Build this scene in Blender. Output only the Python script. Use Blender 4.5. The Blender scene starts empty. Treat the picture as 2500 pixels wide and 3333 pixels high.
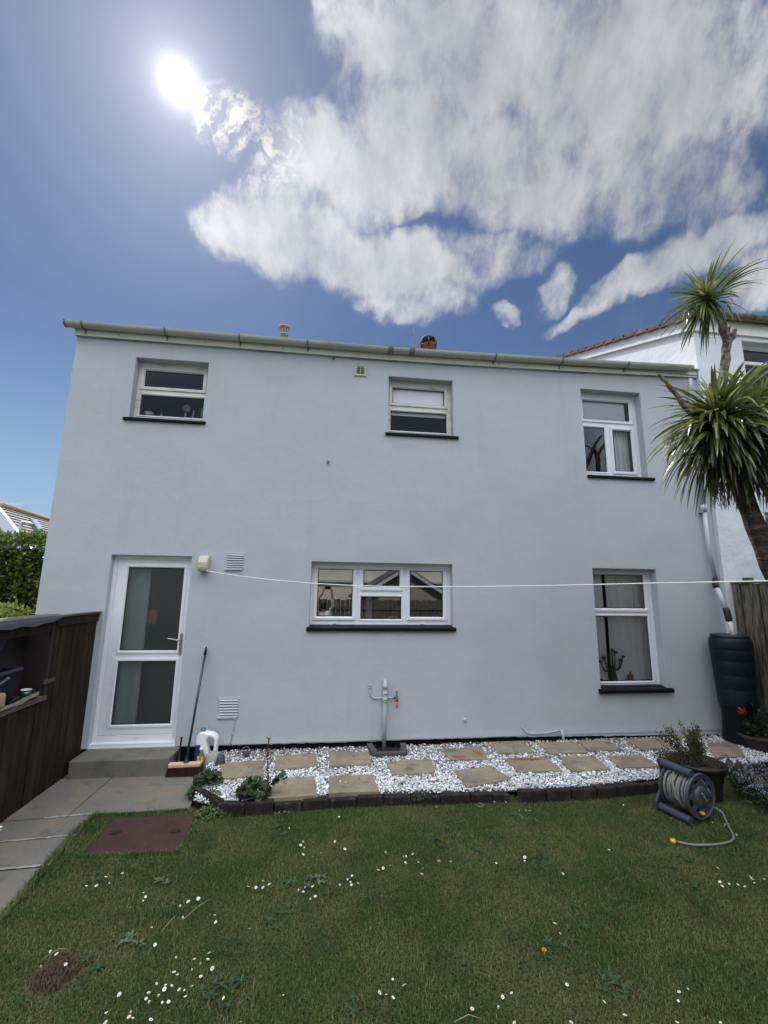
import bpy, bmesh, math, random
import numpy as np
from mathutils import Vector, Matrix, noise as mnoise
random.seed(7); rng = np.random.default_rng(7)
S = bpy.context.scene
COL = S.collection
rad = math.radians

# ------------------------------------------------------------------ camera
CAMZ = 1.95
PITCH, YAW, ROLL, FPX = 0.176698, 0.125475, 0.0135621, 1400.0
cp, sp, cy, sy, cr, sr = math.cos(PITCH), math.sin(PITCH), math.cos(YAW), math.sin(YAW), math.cos(ROLL), math.sin(ROLL)
FW = Vector((sy*cp, cy*cp, sp)); r0 = Vector((cy, -sy, 0)); u0 = r0.cross(FW)
RT = cr*r0 + sr*u0; UP = -sr*r0 + cr*u0
cam = bpy.data.cameras.new('camera'); camo = bpy.data.objects.new('camera', cam); COL.objects.link(camo)
cam.sensor_fit = 'VERTICAL'; cam.sensor_height = 36; cam.sensor_width = 27
cam.lens = 36*FPX/3333; cam.clip_start = 0.05; cam.clip_end = 2000
camo.matrix_world = Matrix(((RT.x, UP.x, -FW.x, 0), (RT.y, UP.y, -FW.y, 0), (RT.z, UP.z, -FW.z, CAMZ), (0, 0, 0, 1)))
S.camera = camo
CC = Vector((0, 0, CAMZ))
def ray(x, y): return (x-1250)*RT + (1666.5-y)*UP + FPX*FW
def onY(x, y, p): r = ray(x, y); return CC + r*(p/r.y)
def onZ(x, y, z=0.0): r = ray(x, y); return CC + r*((z-CAMZ)/r.z)
def onX(x, y, p): r = ray(x, y); return CC + r*(p/r.x)

# ------------------------------------------------------------------ light
SUN = ray(580, 268).normalized()
elev = math.asin(SUN.z); az = math.atan2(SUN.x, SUN.y)
sl = bpy.data.lights.new('sun', 'SUN'); sl.energy = 2.4; sl.angle = rad(0.55); sl.color = (1, .95, .87)
so = bpy.data.objects.new('sun', sl); COL.objects.link(so); so.rotation_euler = SUN.to_track_quat('Z', 'Y').to_euler()
so.location = (-5, 12, 15)
S.view_settings.view_transform = 'Standard'; S.view_settings.look = 'None'
S.view_settings.exposure = 0.88; S.view_settings.gamma = 1
S.render.engine = 'CYCLES'

# ------------------------------------------------------------------ world: Nishita sky + a broken cloud layer
W = bpy.data.worlds.new('World'); S.world = W; W.use_nodes = True
wt = W.node_tree; wt.nodes.clear(); WN, WL = wt.nodes, wt.links
class NB:
    def __init__(s, nt): s.nt = nt
    def n(s, t, **k):
        o = s.nt.nodes.new(t)
        for a, v in k.items(): setattr(o, a, v)
        return o
    def put(s, sock, v):
        if hasattr(v, 'default_value') and hasattr(v, 'links'): s.nt.links.new(v, sock)
        else: sock.default_value = v
    def math(s, op, a, b=0.0, c=0.0, clamp=False):
        o = s.n('ShaderNodeMath', operation=op, use_clamp=clamp); s.put(o.inputs[0], a); s.put(o.inputs[1], b)
        if op in ('MULTIPLY_ADD',): s.put(o.inputs[2], c)
        return o.outputs[0]
    def vm(s, op, a, b=(0, 0, 0), out=0):
        o = s.n('ShaderNodeVectorMath', operation=op); s.put(o.inputs[0], a)
        if op == 'SCALE': s.put(o.inputs[3], b)
        else: s.put(o.inputs[1], b)
        return o.outputs[out]
    def mr(s, v, a, b, c=0.0, d=1.0, kind='SMOOTHSTEP'):
        o = s.n('ShaderNodeMapRange', interpolation_type=kind); s.put(o.inputs[0], v)
        for i, x in enumerate((a, b, c, d)): s.put(o.inputs[i+1], x)
        return o.outputs[0]
    def noise(s, vec, scale, detail=4, rough=.55, dist=0.0, out='Fac'):
        o = s.n('ShaderNodeTexNoise'); s.put(o.inputs['Vector'], vec); s.put(o.inputs['Scale'], scale)
        s.put(o.inputs['Detail'], detail); s.put(o.inputs['Roughness'], rough); s.put(o.inputs['Distortion'], dist)
        return o.outputs[out]
    def mix(s, f, a, b, bt='MIX'):
        o = s.n('ShaderNodeMix', data_type='RGBA', blend_type=bt); s.put(o.inputs[0], f); s.put(o.inputs[6], a); s.put(o.inputs[7], b)
        return o.outputs[2]
    def mapping(s, vec, loc=(0, 0, 0), rot=(0, 0, 0), sc=(1, 1, 1), kind='POINT'):
        o = s.n('ShaderNodeMapping', vector_type=kind); s.put(o.inputs[0], vec)
        o.inputs[1].default_value = loc; o.inputs[2].default_value = rot; o.inputs[3].default_value = sc
        return o.outputs[0]
w = NB(wt)
geo = w.n('ShaderNodeNewGeometry'); tc = w.n('ShaderNodeTexCoord'); dirv = w.vm('NORMALIZE', tc.outputs['Generated'])
sky = w.n('ShaderNodeTexSky', sky_type='NISHITA'); sky.sun_disc = False; sky.sun_elevation = elev; sky.sun_rotation = az
sky.altitude = 0; sky.air_density = 1.0; sky.dust_density = 0.15; sky.ozone_density = 2.0
# fixed tangent plane of the sky, centred 38 deg above the horizon (north = +y)
E0 = Vector((.08, math.cos(rad(38)), math.sin(rad(38)))).normalized(); EX = E0.cross(Vector((0, 0, 1))).normalized(); EY = EX.cross(E0)
def sky_ab(px, py):
    r = ray(px, py); d = r.dot(E0); return (r.dot(EX)/d, r.dot(EY)/d)
d0 = w.vm('DOT_PRODUCT', dirv, tuple(E0), 1); dx_ = w.vm('DOT_PRODUCT', dirv, tuple(EX), 1); dy_ = w.vm('DOT_PRODUCT', dirv, tuple(EY), 1)
d0c = w.math('MAXIMUM', d0, 0.05)
cmb = w.n('ShaderNodeCombineXYZ'); w.put(cmb.inputs[0], w.math('DIVIDE', dx_, d0c)); w.put(cmb.inputs[1], w.math('DIVIDE', dy_, d0c))
ab = cmb.outputs[0]
wn = w.noise(ab, 3.2, 4, .6, out='Color'); warp = w.vm('ADD', ab, w.vm('SCALE', w.vm('SUBTRACT', wn, (.5, .5, .5)), .20))
soft = w.vm('ADD', ab, w.vm('SCALE', w.vm('SUBTRACT', wn, (.5, .5, .5)), .06))
wn2 = w.noise(ab, 14, 3, .6, out='Color'); warp = w.vm('ADD', warp, w.vm('SCALE', w.vm('SUBTRACT', wn2, (.5, .5, .5)), .05))
BL = [  # photo px: centre, radii, angle, weight
 (1500, 180, 560, 420, 0, 1.0), (2050, 250, 640, 520, 0, .95), (1300, 480, 400, 300, -25, 1.0), (900, 750, 300, 210, 8, 1.0), (810, 680, 200, 130, -20, .75),
 (1250, 860, 420, 150, 8, 1.0), (775, 410, 150, 130, 20, .85), (1000, 500, 230, 190, -25, .85), (1360, 975, 300, 110, 8, .66),
 (1650, 560, 520, 260, 10, .85), (2150, 600, 420, 260, 10, .78), (2230, 850, 400, 105, -32, .95), (1920, 1040, 170, 42, -22, .60),
 (1820, 950, 85, 130, 12, .56), (1665, 1035, 50, 38, 0, .56), (2480, 860, 220, 160, -20, .7), (1650, 860, 200, 110, -20, .56),
 (10, 1618, 48, 6, 0, .9), (1560, 800, 260, 110, 0, .55), (1110, 90, 130, 300, 8, .6)]
tot = None
for (bx, by, rx, ry, an, wgt) in BL:
    a0 = sky_ab(bx, by); a1 = sky_ab(bx+rx, by); a2 = sky_ab(bx, by-ry)
    sxx = math.hypot(a1[0]-a0[0], a1[1]-a0[1]); syy = math.hypot(a2[0]-a0[0], a2[1]-a0[1])
    m = w.mapping(warp, (a0[0], a0[1], 0), (0, 0, rad(-an)), (sxx, syy, 1), 'TEXTURE')
    ln = w.vm('LENGTH', m, out=1)
    v = w.mr(ln, 0.25, 1.12, wgt, 0.0)
    if tot is None: tot = v
    else:
        o = w.n('ShaderNodeMath', operation='SMOOTH_MAX'); w.put(o.inputs[0], tot); w.put(o.inputs[1], v); o.inputs[2].default_value = .18; tot = o.outputs[0]
cover = tot
st1 = w.noise(w.mapping(soft, (0, 0, 0), (0, 0, rad(24)), (11, 6, 1)), 1.0, 9, .62)        # wind-drawn strands
st2 = w.noise(w.mapping(soft, (3, 1, 0), (0, 0, rad(-12)), (36, 24, 1)), 1.0, 7, .66)
st3 = w.noise(w.mapping(soft, (7, 4, 0), (0, 0, rad(0)), (3.4, 3.4, 1)), 1.0, 9, .58)
nz = w.math('ADD', w.math('MULTIPLY', st1, .5), w.math('ADD', w.math('MULTIPLY', st2, .30), w.math('MULTIPLY', st3, .55)))
dens = w.math('ADD', w.math('MULTIPLY', cover, 1.72), w.math('MULTIPLY', w.math('SUBTRACT', nz, .675), 4.2))
alpha = w.mr(w.math('MULTIPLY', dens, w.mr(cover, .06, .30)), -.04, 1.50, 0, .97)
iri0 = sky_ab(755, 400); near_ = w.mr(w.vm('LENGTH', w.vm('SUBTRACT', ab, (iri0[0], iri0[1], 0)), out=1), .16, .04, 0, 1)
fl = w.mr(w.noise(w.mapping(warp, sc=(1, 1, 1)), 55, 5, .62), .42, .60, .12, 1.0)
alpha = w.math('MULTIPLY', alpha, w.math('ADD', w.math('SUBTRACT', 1.0, near_), w.math('MULTIPLY', near_, fl)))
front = w.mr(d0, 0.10, .30)
alpha = w.math('MULTIPLY', alpha, front)
# bright clouds added to the unseen sky behind and overhead to light the wall
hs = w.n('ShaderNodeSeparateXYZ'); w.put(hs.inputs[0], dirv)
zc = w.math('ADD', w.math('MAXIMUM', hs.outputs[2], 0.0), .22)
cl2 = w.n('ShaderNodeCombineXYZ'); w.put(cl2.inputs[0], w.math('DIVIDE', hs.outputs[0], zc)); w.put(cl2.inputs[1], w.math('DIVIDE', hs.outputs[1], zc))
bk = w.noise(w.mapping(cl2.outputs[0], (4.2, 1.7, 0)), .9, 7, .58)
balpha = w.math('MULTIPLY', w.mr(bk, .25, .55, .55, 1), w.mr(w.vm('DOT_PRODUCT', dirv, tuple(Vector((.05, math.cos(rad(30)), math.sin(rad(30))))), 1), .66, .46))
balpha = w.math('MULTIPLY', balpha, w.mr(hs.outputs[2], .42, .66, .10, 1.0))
# sun glare in the air
sd = w.math('MAXIMUM', w.vm('DOT_PRODUCT', dirv, tuple(SUN), 1), 0.0)
g1 = w.math('POWER', sd, 3000); g2 = w.math('POWER', sd, 420); g3 = w.math('POWER', sd, 34); g4 = w.math('POWER', sd, 7)
glow = w.math('ADD', w.math('MULTIPLY', g1, 6.0), w.math('ADD', w.math('MULTIPLY', g2, 1.6), w.math('ADD', w.math('MULTIPLY', g3, 1.0), w.math('MULTIPLY', g4, .10))))
gcol = w.vm('SCALE', (1.0, .985, .95), glow)
# sky base: Nishita, tinted
skyc = w.mix(1.0, sky.outputs[0], (0.315, 0.345, 0.395, 1), 'MULTIPLY')
skyc = w.mix(w.mr(w.vm('DOT_PRODUCT', dirv, (0, 0, 1), 1), .0, .50, .80, .0), skyc, (2.0, 2.95, 4.2, 1))
# cloud body brightness (x10: the background strength is 0.1)
shade = w.mr(w.math('ADD', w.math('MULTIPLY', st1, .5), w.math('MULTIPLY', st3, .6)), .40, .68, .0, 1.0, 'LINEAR')
ccol = w.mix(shade, (2.3, 2.5, 2.9, 1), (4.7, 4.8, 4.95, 1))
tr = sky_ab(2350, 150); brt = w.mr(w.vm('LENGTH', w.vm('SUBTRACT', ab, (tr[0], tr[1], 0)), out=1), .15, .95, .72, 1.0)
ccol = w.vm('SCALE', ccol, brt)
iri = sky_ab(770, 400); irf = w.mr(w.vm('LENGTH', w.vm('SUBTRACT', ab, (iri[0], iri[1], 0)), out=1), .12, .0, 0, 1)
irn = w.noise(ab, 9, 2, .5)
cb = w.mix(w.mr(irn, .35, .65), (5.3, 4.6, 3.7, 1), (4.8, 4.5, 4.9, 1))
ccol = w.mix(w.math('MULTIPLY', irf, .85), ccol, cb)
c1 = w.mix(alpha, skyc, ccol)
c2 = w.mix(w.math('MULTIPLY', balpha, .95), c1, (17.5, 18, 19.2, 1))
c3 = w.vm('ADD', c2, gcol)
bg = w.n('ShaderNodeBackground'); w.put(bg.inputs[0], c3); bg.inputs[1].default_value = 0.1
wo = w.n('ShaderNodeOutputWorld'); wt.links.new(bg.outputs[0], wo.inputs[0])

# ------------------------------------------------------------------ helpers
ORG = {}
def tag(o, label=None, cat=None, group=None, kind=None):
    if label: o['label'] = label
    if cat: o['category'] = cat
    if group: o['group'] = group
    if kind: o['kind'] = kind
    return o
def empty(name, loc, label, cat, group=None):
    o = bpy.data.objects.new(name, None); COL.objects.link(o); o.location = loc; o.empty_display_size = .1
    ORG[o.name] = Vector(loc); return tag(o, label, cat, group)
class MB:
    def __init__(s): s.v = []; s.f = []; s.m = []; s.sm = []; s.cm = 0; s.cs = False
    def add(s, vs, fs):
        b = len(s.v); s.v += [tuple(v) for v in vs]
        for f in fs: s.f.append(tuple(b+i for i in f)); s.m.append(s.cm); s.sm.append(s.cs)
        return s
    def box(s, lo, hi, bev=0.0, rz=0.0, M=None):
        if bev > 0:
            bm = bmesh.new(); bmesh.ops.create_cube(bm, size=1)
            c = [(a+b)/2 for a, b in zip(lo, hi)]; d = [b-a for a, b in zip(lo, hi)]
            for v in bm.verts: v.co = Vector((v.co.x*d[0], v.co.y*d[1], v.co.z*d[2]))
            bmesh.ops.bevel(bm, geom=bm.edges[:], offset=min(bev, min(d)*.45), segments=2, affect='EDGES', profile=.6)
            R_ = Matrix.Rotation(rz, 4, 'Z') if M is None else M
            bm.verts.index_update(); vs = [(R_ @ v.co)+Vector(c) for v in bm.verts]; fs = [[v.index for v in f.verts] for f in bm.faces]; bm.free()
            return s.add(vs, fs)
        x0, y0, z0 = lo; x1, y1, z1 = hi
        vs = [(x0, y0, z0), (x1, y0, z0), (x1, y1, z0), (x0, y1, z0), (x0, y0, z1), (x1, y0, z1), (x1, y1, z1), (x0, y1, z1)]
        if rz or M is not None:
            c = Vector([(a+b)/2 for a, b in zip(lo, hi)]); R_ = Matrix.Rotation(rz, 4, 'Z') if M is None else M
            vs = [c+R_ @ (Vector(v)-c) for v in vs]
        return s.add(vs, [(0, 3, 2, 1), (4, 5, 6, 7), (0, 1, 5, 4), (1, 2, 6, 5), (2, 3, 7, 6), (3, 0, 4, 7)])
    def tube(s, pts, rads, n=10, cap=True, sq=1.0):
        pts = [Vector(p) for p in pts]
        if not hasattr(rads, '__len__'): rads = [rads]*len(pts)
        vs = []; prev = None
        for i, p in enumerate(pts):
            t = (pts[min(i+1, len(pts)-1)]-pts[max(i-1, 0)])
            t = t.normalized() if t.length > 1e-9 else Vector((0, 0, 1))
            if prev is None:
                a = Vector((0, 0, 1)) if abs(t.z) < .9 else Vector((1, 0, 0)); u = t.cross(a).normalized()
            else: u = (prev-prev.dot(t)*t).normalized()
            prev = u; v = t.cross(u)
            for k in range(n):
                an = 2*math.pi*k/n; vs.append(p+rads[i]*(math.cos(an)*u+sq*math.sin(an)*v))
        fs = []
        for i in range(len(pts)-1):
            for k in range(n): a = i*n+k; b = i*n+(k+1) % n; fs.append((a, b, b+n, a+n))
        if cap: fs.append(tuple(range(n-1, -1, -1))); fs.append(tuple((len(pts)-1)*n+k for k in range(n)))
        return s.add(vs, fs)
    def lathe(s, prof, c, n=24, axis='Z', arc=None):
        c = Vector(c); vs = []; fs = []
        for (r, h) in prof:
            for k in range(n):
                an = 2*math.pi*k/n
                if axis == 'Z': vs.append(c+Vector((r*math.cos(an), r*math.sin(an), h)))
                elif axis == 'X': vs.append(c+Vector((h, r*math.cos(an), r*math.sin(an))))
                else: vs.append(c+Vector((r*math.cos(an), h, r*math.sin(an))))
        for i in range(len(prof)-1):
            for k in range(n): a = i*n+k; b = i*n+(k+1) % n; fs.append((a, b, b+n, a+n))
        return s.add(vs, fs)
    def prism(s, poly, d):   # poly: 3-D points (planar), extruded by vector d
        n = len(poly); d = Vector(d); vs = [Vector(p) for p in poly]+[Vector(p)+d for p in poly]
        return s.add(vs, [tuple(range(n-1, -1, -1)), tuple(range(n, 2*n))]+[(i, (i+1) % n, (i+1) % n+n, i+n) for i in range(n)])
    def ring(s, x0, z0, x1, z1, prof, wob=0.0):   # mitred rectangular frame in the xz plane: prof = [(inset, y)]
        vs = []
        for (t, y) in prof: vs += [(x0+t, y, z0+t), (x1-t, y, z0+t), (x1-t, y, z1-t), (x0+t, y, z1-t)]
        fs = []
        for i in range(len(prof)-1):
            for k in range(4): a = i*4+k; b = i*4+(k+1) % 4; fs.append((a, b, b+4, a+4))
        return s.add(vs, fs)
    def build(s, name, mats, parent=None, root=None, bevel=0.0, recalc=True):
        if not isinstance(mats, (list, tuple)): mats = [mats]
        off = Vector((0, 0, 0))
        if parent is not None: off = ORG.get(parent.name, Vector((0, 0, 0)))
        me = bpy.data.meshes.new(name)
        me.from_pydata([(v[0]-off.x, v[1]-off.y, v[2]-off.z) for v in s.v], [], s.f)
        for m in mats: me.materials.append(m)
        me.polygons.foreach_set('material_index', s.m); me.polygons.foreach_set('use_smooth', s.sm)
        if recalc:
            bm = bmesh.new(); bm.from_mesh(me); bmesh.ops.recalc_face_normals(bm, faces=bm.faces); bm.to_mesh(me); bm.free()
        o = bpy.data.objects.new(name, me); COL.objects.link(o)
        if parent is not None: o.parent = parent
        ORG[o.name] = off
        if bevel:
            md = o.modifiers.new('bevel', 'BEVEL'); md.width = bevel; md.segments = 2; md.limit_method = 'ANGLE'
        return o
def mesh_np(name, V, Fq, mats, parent=None, mi=None, smooth=False):
    V = np.asarray(V, np.float32); Fq = np.asarray(Fq, np.int32); k = Fq.shape[1]
    if parent is not None: V = V-np.array(ORG.get(parent.name, Vector((0, 0, 0))), np.float32)
    me = bpy.data.meshes.new(name); me.vertices.add(len(V)); me.vertices.foreach_set('co', V.ravel())
    me.loops.add(Fq.size); me.loops.foreach_set('vertex_index', Fq.ravel())
    me.polygons.add(len(Fq)); me.polygons.foreach_set('loop_start', np.arange(0, Fq.size, k, dtype=np.int32))
    if not isinstance(mats, (list, tuple)): mats = [mats]
    for m in mats: me.materials.append(m)
    if mi is not None: me.polygons.foreach_set('material_index', np.asarray(mi, np.int32))
    me.polygons.foreach_set('use_smooth', np.full(len(Fq), smooth))
    me.update(calc_edges=True); me.validate()
    o = bpy.data.objects.new(name, me); COL.objects.link(o)
    if parent is not None: o.parent = parent; ORG[o.name] = ORG.get(parent.name, Vector((0, 0, 0)))
    return o

# ------------------------------------------------------------------ materials
def mat(name, col, rough=.6, var=.0, vs=3.0, col2=None, c2s=4.0, c2lo=.45, c2hi=.7, bump=0.0, bs=60.0, metal=0.0, spec=.5,
        stretch=(1, 1, 1), isl=0.0, trans=0.0, coat=0.0, col3=None, c3s=20., c3lo=.55, c3hi=.7, bump2=0.0, bs2=8.0):
    m = bpy.data.materials.new(name); m.use_nodes = True; nt = m.node_tree; N = NB(nt)
    bs_ = nt.nodes['Principled BSDF']; g = N.n('ShaderNodeNewGeometry'); pos = N.mapping(g.outputs['Position'], sc=stretch)
    c = (*col, 1)
    if col2 is not None: c = N.mix(N.mr(N.noise(pos, c2s, 5, .6), c2lo, c2hi), c, (*col2, 1))
    if col3 is not None: c = N.mix(N.mr(N.noise(pos, c3s, 4, .6), c3lo, c3hi), c, (*col3, 1))
    if var:
        f = N.mr(N.noise(pos, vs, 5, .6), .25, .75, 1-var, 1+var, 'LINEAR'); c = N.vm('SCALE', c if not isinstance(c, tuple) else c[:3], f)
    if isl:
        f = N.mr(g.outputs['Random Per Island'], 0, 1, 1-isl, 1+isl, 'LINEAR'); c = N.vm('SCALE', c if not isinstance(c, tuple) else c[:3], f)
    N.put(bs_.inputs['Base Color'], c); bs_.inputs['Roughness'].default_value = rough; bs_.inputs['Metallic'].default_value = metal
    bs_.inputs['Specular IOR Level'].default_value = spec
    if coat: bs_.inputs['Coat Weight'].default_value = coat
    if bump or bump2:
        h = N.math('ADD', N.math('MULTIPLY', N.noise(pos, bs, 4, .6), bump), N.math('MULTIPLY', N.noise(pos, bs2, 3, .6), bump2))
        b = N.n('ShaderNodeBump'); b.inputs['Strength'].default_value = 1; b.inputs['Distance'].default_value = 1; N.put(b.inputs['Height'], h)
        nt.links.new(b.outputs[0], bs_.inputs['Normal'])
    if trans:
        t = N.n('ShaderNodeBsdfTranslucent'); N.put(t.inputs[0], c); mx = N.n('ShaderNodeMixShader'); mx.inputs[0].default_value = trans
        out = nt.nodes['Material Output']; nt.links.new(bs_.outputs[0], mx.inputs[1]); nt.links.new(t.outputs[0], mx.inputs[2]); nt.links.new(mx.outputs[0], out.inputs[0])
    return m
def glassmat(name, tint, rough=0.0, extra=1.0, f0=1.0):
    m = bpy.data.materials.new(name); m.use_nodes = True; nt = m.node_tree; nt.nodes.clear(); N = NB(nt)
    tr_ = N.n('ShaderNodeBsdfTransparent'); tr_.inputs[0].default_value = (*tint, 1)
    gl = N.n('ShaderNodeBsdfGlossy'); gl.inputs['Roughness'].default_value = rough; gl.inputs[0].default_value = (1, 1, 1, 1)
    fr = N.n('ShaderNodeFresnel'); fr.inputs[0].default_value = 1.5
    mx = N.n('ShaderNodeMixShader'); N.put(mx.inputs[0], N.math('MULTIPLY', fr.outputs[0], extra, clamp=True))
    nt.links.new(tr_.outputs[0], mx.inputs[1]); nt.links.new(gl.outputs[0], mx.inputs[2])
    o = N.n('ShaderNodeOutputMaterial'); nt.links.new(mx.outputs[0], o.inputs[0]); return m
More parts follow.
